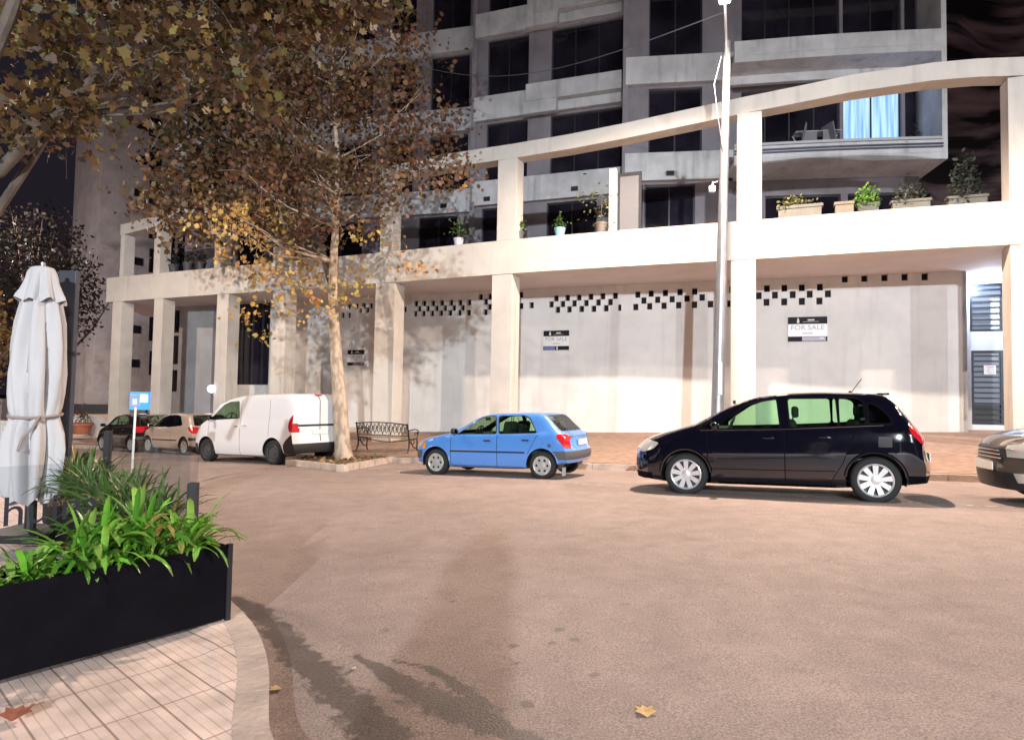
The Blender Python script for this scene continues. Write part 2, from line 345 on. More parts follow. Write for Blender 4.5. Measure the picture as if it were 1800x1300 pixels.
# tree bed that juts into the road, kerbed
bedA,bedB,bedC=G2(501,817),G2(603,829),G2(716,806); bedD=T(tn(*bedC)[0]+.3,kn(tn(*bedC)[0])+.3); bedE=T(tn(*bedA)[0]+.2,kn(tn(*bedA)[0])+.3)
#@@NEAR PAVEMENT
PZ=gz(-2,4)+.13
edge=[ug(x,y).to_2d() for x,y in ((900,1900),(600,1500),(474,1350),(470,1290),(473,1230),(468,1185),(452,1140),(428,1108),(402,1085))]
# smooth, then the edge runs away up the street behind the planter
edge=edge[1:]+[Vector((-2.25,5.2)),Vector((-2.9,6.1)),Vector((-5.6,9.4)),Vector((-11,13.2)),Vector((-30,24)),Vector((-60,41))]
def chaikin(p,k=2):
    for _ in range(k):
        q=[p[0]]
        for a,b in zip(p,p[1:]): q+=[a*.75+b*.25,a*.25+b*.75]
        p=q+[p[-1]]
    return p
edge=chaikin(edge,2)
back=[Vector((-60,-20)),Vector((edge[0].x+2,-20))]
inner=[]
ee=offs(edge,.15)
def near_z(p): return PZ+.028*(tn(*p)[0]-tn(-2,4)[0]) if p.y>6 else PZ
mp_=ug(196,1167).to_2d()-ug(277,1237).to_2d(); tang=math.atan2(mp_.y,mp_.x)
M_ptile=tiles('ribbed_paving',(.74,.57,.50),.235,.235,(.40,.29,.25),-tang,ribs=5,c2=(.70,.54,.47),msz=.006)
poly=[(p.x,p.y,near_z(p)) for p in ee]+[(p.x,p.y,PZ-.5 if p.x<-20 and p.y>0 else PZ) for p in back]
o=MB().add(poly,[tuple(range(len(poly)))]).build('pavement',M_ptile); o['kind']='structure'
bm=bmesh.new(); bm.from_mesh(o.data); bmesh.ops.triangulate(bm,faces=bm.faces); bm.to_mesh(o.data); bm.free()
mb=MB(); acc=0; seg=[]
L=[edge[0]]; 
for a,b in zip(edge,edge[1:]):
    k=max(1,int((b-a).length/.12))
    for i in range(1,k+1): L.append(a.lerp(b,i/k))
Li=offs(L,.15); st=0; ln=0
for i in range(len(L)-1):
    ln+=(L[i+1]-L[i]).length
    if ln>.55 or i==len(L)-2:
        idx=list(range(st,i+2)); outer=[L[q] for q in idx]; inn=[Li[q] for q in idx]
        outer[-1]=outer[-1].lerp(outer[-2],.12); inn[-1]=inn[-1].lerp(inn[-2],.12)
        P=outer+inn[::-1]; mb.prism(P,[near_z(p)-.4 for p in P],[near_z(p)+.002 for p in P]); st=i+1; ln=0
mb.build('kerb',M_kerb)['kind']='structure'
#@@BUILDING
K=1.25
def ZR(r): return r*K+EYE                 # heights were measured over eye level
ZB0=ZR(3.0); ZB1=ZR(3.82); ZSOF=ZB0+.02; ZFL=ZB1-.25
bld=tag(empty('apartment_building',(0,20,0)),'long white apartment block with arcade columns, framed loggia and stacked balconies across the street','building')
def P(mb,name,mt,parent=bld,**k):
    o=mb.build(name,mt,None,**k); 
    if parent: o.parent=parent; o.matrix_parent_inverse=parent.matrix_world.inverted() if False else Matrix.Translation(-parent.location)
    return o
beam=[uz(x,y,ZB0).to_2d() for x,y in ((186,531),(385,517),(680,497),(885,481),(1090,468),(1310,456),(1540,442),(1770,430))]
d=(beam[-1]-beam[-2]).normalized(); beam.append(beam[-1]+d*3); beam.append(beam[-1]+d*5)
def interp(poly,n):
    out=[]
    for a,b in zip(poly,poly[1:]):
        for i in range(n): out.append(a.lerp(b,i/n))
    return out+[poly[-1]]
# smooth plan curve of the beam
bs=chaikin(beam,2)
bb=offs(bs,.5)
def strip(mb,front,back,z0,z1,mi=0):
    n=len(front); z0=z0 if hasattr(z0,'__len__') else [z0]*n; z1=z1 if hasattr(z1,'__len__') else [z1]*n
    vs=[]
    for i in range(n): vs+=[(*front[i],z0[i]),(*front[i],z1[i]),(*back[i],z1[i]),(*back[i],z0[i])]
    fs=[]
    for i in range(n-1):
        for k in range(4): fs.append((4*i+k,4*i+(k+1)%4,4*i+4+(k+1)%4,4*i+4+k))
    fs+=[(0,1,2,3),(4*n-4,4*n-1,4*n-2,4*n-3)]
    mb.add(vs,fs,mi)
mb=MB(); strip(mb,bs,bb,ZB0,ZB1); P(mb,'beam',M_beam,smooth=True)
def on(poly,x,y=600):
    """where the camera column x meets a plan polyline"""
    for a,b in zip(poly,poly[1:]):
        h=hit(a,b,x,y); k=(h.to_2d()-a).dot(b-a)/(b-a).dot(b-a)
        if -1e-6<=k<=1+1e-6 and h.y>0: return h.to_2d(),(b-a).normalized()
    a,b=poly[-2],poly[-1]; h=hit(a,b,x,y); return h.to_2d(),(b-a).normalized()
# raked upper frame of the loggia
rk=[(212,395),(300,372),(420,348),(560,318),(700,289),(777,272),(900,253),(1000,236),(1100,216),(1200,194),(1310,170),(1400,152),(1500,131),(1640,110),(1720,103),(1800,100),(1900,98)]
rf=[];rz=[]
for x,y in rk:
    p,e=on(bs,x,y); rf.append(p); rz.append(hit(p,p+e,x,y).z)
rf2=offs(rf,.5); rth=[.42]*len(rf)
mb=MB(); strip(mb,rf,rf2,[z-.44 for z in rz],rz); P(mb,'upper_beam',M_beam,smooth=True)
def zrake(p):
    for i in range(len(rf)-1):
        a,b=rf[i],rf[i+1]; k=(p-a).dot(b-a)/(b-a).dot(b-a)
        if k<=1: return rz[i]+(rz[i+1]-rz[i])*max(k,0)
    return rz[-1]
def column(x,wpx,z0,z1,y=600,name='column',dp=.56,inset=.02):
    p,e=on(bs,x,y); n=Vector((-e.y,e.x)); s=FPX/p.y; wd=wpx/s
    c=p+n*(dp/2+inset); mb=MB()
    q=[c-e*wd/2-n*dp/2,c+e*wd/2-n*dp/2,c+e*wd/2+n*dp/2,c-e*wd/2+n*dp/2]
    mb.prism(q,z0,z1); o=P(mb,name,M_beam); 
    bv=o.modifiers.new('b','BEVEL'); bv.width=.012; bv.segments=2; return c,e
for x,y,wp in ((202,600,24),(275,600,23),(388,600,28),(488,600,30),(674,600,42),(880,600,40),(1306,600,42),(1809,600,50)):
    p,e=on(bs,x,y); column(x,wp,curve_z(p+Vector((-e.y,e.x))*.3)-.6,ZB0-.002,y)
p,e=on(bs,1900,600); column(1985,50,0,ZB0-.002,600)
for x,y,wp in ((214,450,9),(276,440,16),(383,430,15),(490,420,24),(679,400,26),(891,350,38),(1317,300,42),(1806,250,56)):
    p,e=on(bs,x,y); column(x,wp,ZB1+.002,zrake(p)-.441,y,'upper_column',.5,.0)
# facade planes of the four staggered blocks (band undersides at 6.47K)
ZP=6.47; ST=2.9
def seg(a,b,z=ZR(ZP)): return uz(*a,z).to_2d(),uz(*b,z).to_2d()
A0,A1=seg((742,376.5),(828,371.5)); A0=A0+(A0-A1).normalized()*0; dA=(A1-A0).normalized(); A0=hit(A0,A1,300,430).to_2d()
B0,B1=seg((829,362),(1096,338)); C0,C1=seg((1098,318),(1290,312.5)); D0,D1=seg((1296,292),(1657,279))
def arcw(x,y): return uz(x,y,ZSOF).to_2d()
W0=arcw(745,517.5); W1=arcw(1087,500.5); W2=arcw(1640,479); W00=hit(W0,W1,508,600).to_2d(); W3=hit(W1,W2,1700,600).to_2d()
def wall(mb,P0,P1,z0,z1,ops,th=.22,mi=0,zb=None):
    """vertical wall with real openings: ops = (u0,u1,z0,z1) ; reveals th deep, to the left of P0->P1"""
    e=(P1-P0); Ln=e.length; e=e.normalized(); n=Vector((-e.y,e.x))
    us=sorted(set([0,Ln]+[round(max(0,min(Ln,q)),4) for o in ops for q in o[:2]])); zs=sorted(set([z0,z1]+[round(q,4) for o in ops for q in o[2:]]))
    us=[u for i,u in enumerate(us)]; 
    idx={}; vs=[]; fs=[]
    def V(u,z,d=0):
        k=(round(u,4),round(z,4),d)
        if k not in idx: idx[k]=len(vs); q=P0+e*u+n*d; vs.append((q.x,q.y,z))
        return idx[k]
    ops=[(max(0,round(o[0],4)),min(Ln,round(o[1],4)),round(o[2],4),round(o[3],4)) for o in ops]
    for a,b in zip(us,us[1:]):
        for c,d in zip(zs,zs[1:]):
            if not any(o[0]-1e-3<=a and b<=o[1]+1e-3 and o[2]-1e-3<=c and d<=o[3]+1e-3 for o in ops): fs.append((V(a,c),V(b,c),V(b,d),V(a,d)))
    for o in ops:
        a,b,c,d=o; fs+=[(V(a,c),V(a,c,th),V(b,c,th),V(b,c)),(V(a,d),V(b,d),V(b,d,th),V(a,d,th)),(V(a,c),V(a,d),V(a,d,th),V(a,c,th)),(V(b,c),V(b,c,th),V(b,d,th),V(b,d))]
    mb.add(vs,fs,mi); return e,n
def window(P0,e,n,u0,u1,z0,z1,d=.16,mull=1,pane=None,name='window',trans=0):
    mb=MB(); w=.05
    def bar(a,b,c,dd):
        q=P0+e*((a+b)/2)+n*(d); mb.box((q.x,q.y,(c+dd)/2),(b-a,.06,dd-c),rz=math.atan2(e.y,e.x))
    bar(u0,u0+w,z0,z1); bar(u1-w,u1,z0,z1); bar(u0+w,u1-w,z0,z0+w); bar(u0+w,u1-w,z1-w,z1)
    for k in range(1,mull): u=u0+(u1-u0)*k/mull; bar(u-w/2,u+w/2,z0+w,z1-w)
    f=P(mb,name,M_dark)
    mb=MB(); q0=P0+e*(u0+w)+n*(d+.01); q1=P0+e*(u1-w)+n*(d+.01)
    mb.add([(*q0,z0+w),(*q1,z0+w),(*q1,z1-w),(*q0,z1-w)],[(0,1,2,3)]); g=mb.build('pane',pane or M_pane,f); return f
def U(P0,P1,x,y): h=hit(P0,P1,x,y).to_2d(); return (h-P0).dot((P1-P0).normalized())
back_wall=.28
def facade(P0,P1,cols,nf,y0=300,skiploggia=False,lcols=None):
    """cols: (xa,xb,mullions) window columns in photo columns at row y0"""
    e=(P1-P0).normalized(); n=Vector((-e.y,e.x)); Q0=P0+n*back_wall; Q1=P1+n*back_wall
    ops=[];wn=[]
    for lv in range(nf+1):
        if lv==0: za,zb=ZFL+.06,ZR(ZP)-.0
        else: za,zb=ZR(ZP+ST*(lv-1)+.83),ZR(ZP+ST*lv)
        for xa,xb,mu in ((lcols or cols) if lv==0 else cols):
            yy=y0 if lv==0 else y0-100
            u0,u1=U(Q0,Q1,xa,yy),U(Q0,Q1,xb,yy)
            ops.append((u0,u1,za,zb-.08)); wn.append((u0,u1,za,zb-.08,mu))
    mb=MB(); wall(mb,Q0,Q1,ZFL,ZR(ZP+ST*nf)+1.6,ops); P(mb,'wall',M_wallg)
    for q in wn: window(Q0,e,n,*q[:4],mull=q[4])
    return e,n
def parapet(P0,P1,z0,z1,dep=.30,name='parapet',mt=None):
    e=(P1-P0).normalized(); n=Vector((-e.y,e.x)); mb=MB(); q=[P0,P1,P1+n*dep,P0+n*dep]; mb.prism(q,z0,z1); o=P(mb,name,mt or M_band); bv=o.modifiers.new('b','BEVEL'); bv.width=.02; bv.segments=2
    return o
eA,nA=facade(A0,A1,[(330,392,1),(470,545,2),(600,655,1),(684,728,1),(757,824,2)],3,300,lcols=[(292,330,1),(420,470,2),(560,640,2),(738,806,2)])
eB,nB=facade(B0,B1,[(856,928,2),(968,1094,3)],3,300,lcols=[(848,905,1),(962,1050,2)])
eC,nC=facade(C0,C1,[(1140,1234,2)],3,300,lcols=[(1086,1130,1),(1133,1222,2)])
for k in range(4):
    z=ZR(ZP+ST*k)
    for (Q0,Q1,e,n) in ((A0,A1,eA,nA),(B0,B1,eB,nB),(C0,C1,eC,nC)):
        parapet(Q0,Q1,z,z+.83*K)
# projecting balcony fronts on block B
for k in range(1,4):
    z=ZR(ZP+ST*k); u=U(B0,B1,928,200); q=B0+eB*u
    parapet(q-nB*.35,B1-nB*.35-eB*.05,z+.30*K,z+.88*K,.3)
    mb=MB(); a=q-eB*.1-nB*.30; b=q+eB*1.3-nB*.30; mb.prism([a,b,b+nB*.25,a+nB*.25],z-.12,z+.30*K); P(mb,'balcony_nib',M_band)
# side returns between blocks
def ret(a,b,z0,z1):
    mb=MB(); d=(b-a).normalized(); n=Vector((-d.y,d.x))*.1; mb.prism([a-n,b-n,b+n,a+n],z0,z1); P(mb,'return_wall',M_wallg)
ret(A1+nA*.30,B0+nB*.02,ZFL,ZR(ZP+ST*3)+1.6); ret(B1+nB*.30,C0+nC*.02,ZFL,ZR(ZP+ST*3)+1.6)
# block D: curved balcony block with glazed rooms behind
eD=(D1-D0).normalized(); nD=Vector((-eD.y,eD.x))
DB0,DB1=D0+nD*1.7,D1+nD*1.7
ops=[];wn=[]
for lv in range(4):
    za,zb=(ZFL+.06,ZR(ZP)-.1) if lv==0 else (ZR(ZP+ST*(lv-1))+.12,ZR(ZP+ST*lv)-.15)
    cs=[(1345,1478,2),(1490,1640,3)] if lv==0 else [(1303,1476,4),(1482,1585,2),(1591,1632,1)]
    for xa,xb,mu in cs:
        u0,u1=U(DB0,DB1,xa,300 if lv==0 else 200),U(DB0,DB1,xb,300 if lv==0 else 200); zt=zb-.45 if lv==0 else zb-.12
        ops.append((u0,u1,za,zt)); wn.append((u0,u1,za,zt,mu,lv))
mb=MB(); wall(mb,DB0-eD*.2,DB1,ZFL,ZR(ZP+ST*3)+1.6,[(o[0]+.2,o[1]+.2,*o[2:]) for o in ops]); P(mb,'wall',M_wallg)
lit=mat('lit_curtain',(.5,.6,.8),.8,emit=(.20,.42,1.0),es=1)
def curtain_mat():
    m,n,b=nt('lit_curtain_glow'); L=n.links; tc=n.nodes.new('ShaderNodeTexCoord'); mp=n.nodes.new('ShaderNodeMapping'); mp.inputs['Scale'].default_value=(7,7,.25)
    t=n.nodes.new('ShaderNodeTexNoise'); t.inputs['Scale'].default_value=1.5; L.new(tc.outputs['Object'],mp.inputs[0]); L.new(mp.outputs[0],t.inputs['Vector'])
    c=n.nodes.new('ShaderNodeValToRGB'); c.color_ramp.elements[0].position=.35; c.color_ramp.elements[0].color=(.10,.30,.85,1); c.color_ramp.elements[1].position=.62; c.color_ramp.elements[1].color=(.50,.75,1,1)
    L.new(t.outputs[0],c.inputs[0]); L.new(c.outputs[0],b.inputs['Emission Color']); b.inputs['Emission Strength'].default_value=.30; b.inputs['Base Color'].default_value=(.2,.3,.5,1); return m
M_cur=curtain_mat()
for q in wn:
    w_=window(DB0,eD,nD,*q[:4],mull=q[4],pane=M_cur if (q[5]==1 and q[4]==2) else None)
    if q[5]==1 and q[4]==2: w_['label']='window glowing pale blue behind its curtain'
D1c=D1
dfront=[D0-eD*.1,D0.lerp(D1,.4)-nD*.10,D0.lerp(D1,.75)-nD*.06,D1]; dfs=chaikin(dfront,2); dfb=offs(dfs,.22); dsl=[p+nD*1.7 for p in dfs]
for k in range(0,4):
    z=ZR(ZP+ST*k); mb=MB(); strip(mb,dfs,dsl,z-.0,z+.22); P(mb,'balcony_slab',M_band)
    mb=MB(); strip(mb,dfs,dfb,z+.225,z+.83*K*(.62 if k==0 else .72)); P(mb,'parapet',M_band,smooth=True)
    if k==0:
        mb=MB(); o2=offs(dfs,-.06); o3=offs(dfs,.3); strip(mb,o2,o3,z+.655,z+.74); P(mb,'parapet_cap',mat('cap_stone',(.5,.5,.52),.7))
        mb=MB(); o2=offs(dfs,-.05); mb.tube([(*p,z+.50) for p in o2],.03,8); mb.tube([(*p,z+.40) for p in o2],.03,8); P(mb,'rail',mat('blue_rail',(.12,.13,.20),.4,.4),smooth=True)
    else:
        mb=MB(); q=dfs; o2=[p+nD*1.0 for p in q]; o3=[p+nD*1.2 for p in q]; strip(mb,o2,o3,z-.25*K,z-.005); P(mb,'drop_beam',M_band,smooth=True)
# end fin of block D
mb=MB(); a=D1; mb.prism([a-eD*.0,a+eD*.16,a+eD*.16+nD*2.0,a+nD*2.0],ZR(ZP),ZR(ZP+ST*3)+1.6); P(mb,'end_fin',M_band)
mb=MB(); mb.prism([DB1-eD*.5,DB1,DB1+nD*3,DB1+nD*3-eD*.5],ZFL,ZR(ZP)); P(mb,'end_pier',M_wallg)
# building core behind everything
core=[A0+nA*.55,A1+nA*.55,B0+nB*.6,B1+nB*.6,C0+nC*.6,C1+nC*.6,DB0+nD*.3,DB1+nD*.3-eD*.05,DB1+nD*11,A0+nA*13]
mb=MB(); mb.prism(core,ZFL,ZR(ZP+ST*3)+1.5); P(mb,'core',mat('core_dark',(.05,.05,.05),.9))
# arcade: soffit / loggia slab
cc=0
sof=[p for p in offs(bs,.25)]+[Vector((22,24)),Vector((10,30)),A0+nA*.3,hit(A0,A1,260,430).to_2d()]
mb=MB(); mb.prism(sof,ZSOF,ZFL); P(mb,'arcade_ceiling',plaster('soffit_render',(.62,.55,.53),.12))
# arcade back wall with small square openings
sq=[(168,355),(202,408),(160,455)]+[(x,345-i*2.5) for i,x in enumerate((330,420,520,622,725,827,930))]+[(x,400-i*2) for i,x in enumerate((365,460,560,655,757,855))]+[(x,457-i*2) for i,x in enumerate((320,412,510,611,714,820,925))]+[(1060,268),(1165,265),(1117,322),(1163,380),(1113,440),(1455,312),(1515,243),(1517,370),(1455,433),(1635,362)]
H=[(680+x/6.43,480+y/6.43) for x,y in sq]
sq2=[(377,308),(436,305),(496,303),(557,299),(619,297),(684,294),(352,339),(411,337),(471,334),(533,332),(596,329),(658,327),(385,367),(445,365),(509,363),(572,362),(636,359),(702,356),(801,288),(870,283),(944,280),(1020,275),(1096,272),(790,353),(862,349),(937,346),(1013,343),(1095,341),(1178,338),(832,319),(904,315),(979,312),(1056,308),(1135,303),(1280,335),(1290,262)]
H+=[(850+x/2.954,420+y/2.954) for x,y in sq2]
sq3=[(125,278),(205,276),(285,274),(368,271),(88,311),(162,308),(243,306),(321,304),(404,302),(123,341),(204,339),(285,337),(365,335),(482,234),(571,231),(663,228),(755,225),(847,224)]
H+=[(1300+x/2.6,400+y/2.6) for x,y in sq3]
sq4=[(783,280),(823,277),(862,277),(740,283),(803,300),(842,300),(705,330),(740,330)]
H+=[(380+x/3.171,450+y/3.171) for x,y in sq4]
segs=[(W00,W1,500,1087),(W1,W3,1087,1701)]
HM={0:[],1:[]}
for x,y in H:
    k=0 if x<1087 else 1; s=segs[k]; h=hit(s[0],s[1],x,y); u=(h.to_2d()-s[0]).dot((s[1]-s[0]).normalized()); hw=.082; hh=.105
    HM[k].append((u-hw,u+hw,h.z-hh,h.z+hh))
shared=None
for k,(a,b,_,_) in enumerate(segs):
    mb=MB(); e,n=wall(mb,a,b,.0,ZSOF+.1,HM[k],.13); P(mb,'arcade_wall',M_cream)
    for (u0,u1,z0,z1) in HM[k]:
        if shared is None:
            shared=bpy.data.meshes.new('wall_opening'); shared.from_pydata([(-.1,0,-.12),(.1,0,-.12),(.1,0,.12),(-.1,0,.12)],[],[(0,1,2,3)]); shared.materials.append(mat('opening_pane',(.01,.008,.012),.6,spec=.15))
        o=bpy.data.objects.new('wall_opening',shared); scene.collection.objects.link(o); q=a+e*((u0+u1)/2)+n*.125
        o.location=Vector((q.x,q.y,(z0+z1)/2))-bld.location; o.rotation_euler=(0,0,math.atan2(e.y,e.x)); o.parent=bld
eW=(W3-W1).normalized(); nW=Vector((-eW.y,eW.x))
# left end of the arcade: glazed bay over white parapet, grey pier, window strip
eL=(W1-W00).normalized(); nL=Vector((-eL.y,eL.x))
def HL(x,y=640): return hit(W00,W1,x,y).to_2d()
M_greyw=plaster('grey_pier_render',(.40,.40,.42),.25)  # plain grey render of the pier and stair wall
g0,g1=HL(400),W00; zt=hit(W00,W1,440,676).z; zt2=hit(W00,W1,440,575).z+.25
mb=MB(); wall(mb,g0,g1,-.5,ZSOF+.1,[(.15,(g1-g0).length-1.0,zt,zt2+1.2)],.2); P(mb,'glazed_bay_wall',M_cream)
window(g0,eL,nL,.15,(g1-g0).length-1.0,zt,zt2+1.2,mull=4)
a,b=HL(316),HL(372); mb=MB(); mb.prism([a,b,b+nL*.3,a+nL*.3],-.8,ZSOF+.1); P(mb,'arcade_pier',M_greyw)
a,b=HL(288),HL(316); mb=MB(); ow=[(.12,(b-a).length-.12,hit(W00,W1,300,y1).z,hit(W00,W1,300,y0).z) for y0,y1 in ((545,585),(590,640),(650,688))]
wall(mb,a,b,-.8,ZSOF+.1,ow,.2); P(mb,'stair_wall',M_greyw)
for o_ in ow: window(a,eL,nL,*o_,mull=2)
# entrance recess at the right
R0=W3; R1=hit(W1,W2,1772,600).to_2d(); dp=1.3
M_rec=plaster('recess_render',(.66,.70,.76),.08)
mb=MB(); q=R0+nW*.0; mb.prism([R0-eW*.12,R0,R0+nW*dp,R0-eW*.12+nW*dp],-.2,ZSOF+.1); P(mb,'recess_wall',M_rec)
Dd0=R0+nW*dp; Dd1=Dd0+eW*3.2
dd=[(1704,500),(1763,581),(1705,616),(1760,742)]
def UD(x,y): h=hit(Dd0,Dd1,x,y); return (h.to_2d()-Dd0).dot(eW),h.z
u0,zt_=UD(1704,499); u1,zb_=UD(1766,582); v0,dz1=UD(1707,616); v1,dz0=UD(1766,747)
doors=[(max(u0,.03),u1,zb_,zt_),(max(v0,.1),v1,dz0,dz1)]
mb=MB(); wall(mb,Dd0,Dd1,-.2,ZSOF+.1,doors,.12); P(mb,'recess_back_wall',M_rec)
M_slat=mat('dark_slats',(.03,.035,.045),.35,.5); M_fog=mat('backlit_glass',(.10,.11,.13),.2,emit=(.55,.62,.8),es=.07)
for k,(a_,b_,c_,d_) in enumerate(doors):
    mb=MB(); rzz=math.atan2(eW.y,eW.x)
    def bar(a,b,c,d,t=.05):
        q=Dd0+eW*((a+b)/2)+nW*.05; mb.box((q.x,q.y,(c+d)/2),(b-a,t,d-c),rz=rzz)
    w_=.07; bar(a_,a_+w_,c_,d_); bar(b_-w_,b_,c_,d_); bar(a_+w_,b_-w_,c_,c_+w_); bar(a_+w_,b_-w_,d_-w_,d_)
    nb=8 if k==0 else 14
    for i in range(1,nb): z=c_+(d_-c_)*i/nb; bar(a_+w_,b_-w_,z-.022,z+.022,.03)
    dr=P(mb,'grille_window' if k==0 else 'entrance_door',M_slat)
    mb=MB(); q0=Dd0+eW*(a_+.05)+nW*.10; q1=Dd0+eW*(b_-.05)+nW*.10; zz=c_ if k==0 else c_+(d_-c_)*.27
    mb.add([(*q0,zz),(*q1,zz),(*q1,d_),(*q0,d_)],[(0,1,2,3)]); mb.build('pane',M_fog,dr)
    if k:
        mb=MB(); mb.add([(*q0,c_),(*q1,c_),(*q1,zz),(*q0,zz)],[(0,1,2,3)]); mb.build('kick_panel',M_dark,dr)
        c,cz=UD(1740,650); q=Dd0+eW*c-nW*.0; mb=MB(); mb.box((q.x,q.y,cz),(.30,.012,.27),rz=rzz); s_=mb.build('notice',mat('paper',(.8,.8,.82),.6)); tag(s_,'small white notice fixed on the slatted entrance door','notice')
        mb=MB()
        mb.box((q.x-nW.x*.008,q.y-nW.y*.008,cz+.09),(.20,.004,.02),rz=rzz); mb.lathe([(.05,-.002),(.065,-.002),(.065,.002),(.05,.002)],16,(q.x-nW.x*.009,q.y-nW.y*.009,cz-.02),'Y'); t_=mb.build('notice_mark',mat('notice_ink',(.6,.35,.4),.6)); t_.parent=s_
# ceiling fitting of the recess gives the cool light there
q=R0+eW*.75+nW*.65; mb=MB(); mb.lathe([(0,-.06),(.12,-.06),(.15,0),(0,0)],20,(q.x,q.y,ZSOF-.004)); o=P(mb,'ceiling_lamp',mat('cool_bulb',(.9,.9,1),.4,emit=(.7,.85,1),es=3)); 
lamp('recess_light',(q.x,q.y,ZSOF-.25),38,(.62,.78,1),'POINT',.1)
# vents on the parapets
for (Q0,Q1,x,y,n) in ((A0,A1,780,362,nA),(B0,B1,856,350,nB),(B0,B1,1010,332,nB),(C0,C1,1178,305,nC),(D0,D1,1484,274,nD)):
    h=hit(Q0,Q1,x,y); mb=MB(); e=Vector((n.y,-n.x)); mb.box((h.x-n.x*.02,h.y-n.y*.02,h.z),(.28,.06,.18),rz=math.atan2(e.y,e.x)); P(mb,'vent',M_dark)
# white folding shutter and short post in the loggia
def onbeam(x,y,dep):
    p,e=on(bs,x,y); n=Vector((-e.y,e.x)); A=p+n*dep; return A,e,n,hit(A,A+e,x,y)
A,e,n,h=onbeam(1076,400,.28); mb=MB(); zt_=hit(A,A+e,1076,296).z; mb.prism([h.to_2d()-e*.1,h.to_2d()+e*.1,h.to_2d()+e*.1+n*.2,h.to_2d()-e*.1+n*.2],ZB1+.002,zt_); P(mb,'loggia_post',M_beam)
A,e,n,h=onbeam(1108,400,.5); a=hit(A,A+e,1085,400).to_2d(); b=hit(A,A+e,1127,400).to_2d(); zt_=hit(A,A+e,1108,309).z
mb=MB(); mb.prism([a,b,b+n*.05,a+n*.05],ZFL,zt_)
fr=MB(); 
for u,v in ((a,a+e*.07),(b-e*.07,b)): fr.prism([u-n*.02,v-n*.02,v+n*.07,u+n*.07],ZFL,zt_+.1)
fr.prism([a+e*.0705-n*.018,b-e*.0705-n*.018,b-e*.0705+n*.068,a+e*.0705+n*.068],zt_+.002,zt_+.1)
f=P(fr,'shutter_frame',M_dark); g=P(mb,'shutter',mat('pale_shutter',(.13,.13,.14),.7,bump=.4,bscale=8))
#@@TOWER
tw=tag(empty('tower_block',(-30,56,0)),'dark grey windowed tower block rising behind the left end of the arcade','building')
c0=uY(166,600,56); cL=uY(118,600,60); cR=uY(300,600,62)
mb=MB(); mb.prism([cL.to_2d(),c0.to_2d(),cR.to_2d(),cR.to_2d()+Vector((-2,12)),cL.to_2d()+Vector((-2,12))],-3,46); o=mb.build('wall',plaster('tower_render',(.50,.45,.45),.3)); o.parent=tw; o.matrix_parent_inverse=Matrix.Translation(-tw.location)
d=(cR-c0).to_2d().normalized(); nn_=Vector((-d.y,d.x))
for i in range(9):
    for (xc,wd,hh) in ((243-i*0,.5,.35),(272,.55,1.1)):
        h=hit(c0.to_2d(),cR.to_2d(),xc-(0 if xc>250 else (i-4)*-2.2),638-i*59.5); q=h.to_2d()-nn_*.05; mb=MB(); mb.box((q.x,q.y,h.z),(wd*2,.1,hh*2),rz=math.atan2(d.y,d.x)); o=mb.build('window',M_pane); o.parent=tw; o.matrix_parent_inverse=Matrix.Translation(-tw.location)
mb=MB(); a=uY(110,722,55.3).to_2d(); b=uY(192,722,55.6).to_2d(); mb.prism([a,b,b+Vector((0,1)),a+Vector((0,1))],-2.2,.5); o=mb.build('plinth',M_dark); o.parent=tw; o.matrix_parent_inverse=Matrix.Translation(-tw.location)
# low white ramp wall on the far left with picket fence and pot
a=ug(20,760,.15); 
def lowwall(pts,label,name='garden_wall',th=.25,mt=None):
    mb=MB()
    for (x0,y0,x1,y1,Y0,t0,t1) in pts:
        a=uY(x0,y0,Y0).to_2d(); b=uY(x1,y1,Y0-1.5).to_2d(); mb.prism([a,b,b+Vector((.1,th)),a+Vector((.1,th))],[-.9]*4,[uY(x0,t0,Y0).z,uY(x1,t1,Y0-1.5).z,uY(x1,t1,Y0-1.5).z,uY(x0,t0,Y0).z])
    return tag(mb.build(name,mt or M_cream),label,'wall')
lowwall([(108,760,146,760,30,728,735),(147,760,196,760,28.4,728,742)],'low white sloping ramp wall beside the terracotta pot')
lowwall([(-60,760,30,760,30,700,700)],'low white wall behind the picket fence at the far left',mt=plaster('far_wall',(.5,.45,.45),.3))
fe=tag(empty('picket_fence',(-21,28,0)),'small white picket fence at the far left edge','fence')
mb=MB(); a=uY(-30,765,27).to_2d(); b=uY(24,765,26.5).to_2d(); z0=uY(0,768,27).z; z1=uY(0,738,27).z
k=0
while k<1.0:
    q=a.lerp(b,k); mb.box((q.x,q.y,(z0+z1)/2),(.07,.03,z1-z0)); k+=.13/(b-a).length
mb.tube([(*a,z1-.12),(*b,z1-.12)],.03,4); mb.tube([(*a,z0+.2),(*b,z0+.2)],.03,4); o=mb.build('pickets',M_white); o.parent=fe; o.matrix_parent_inverse=Matrix.Translation(-fe.location)
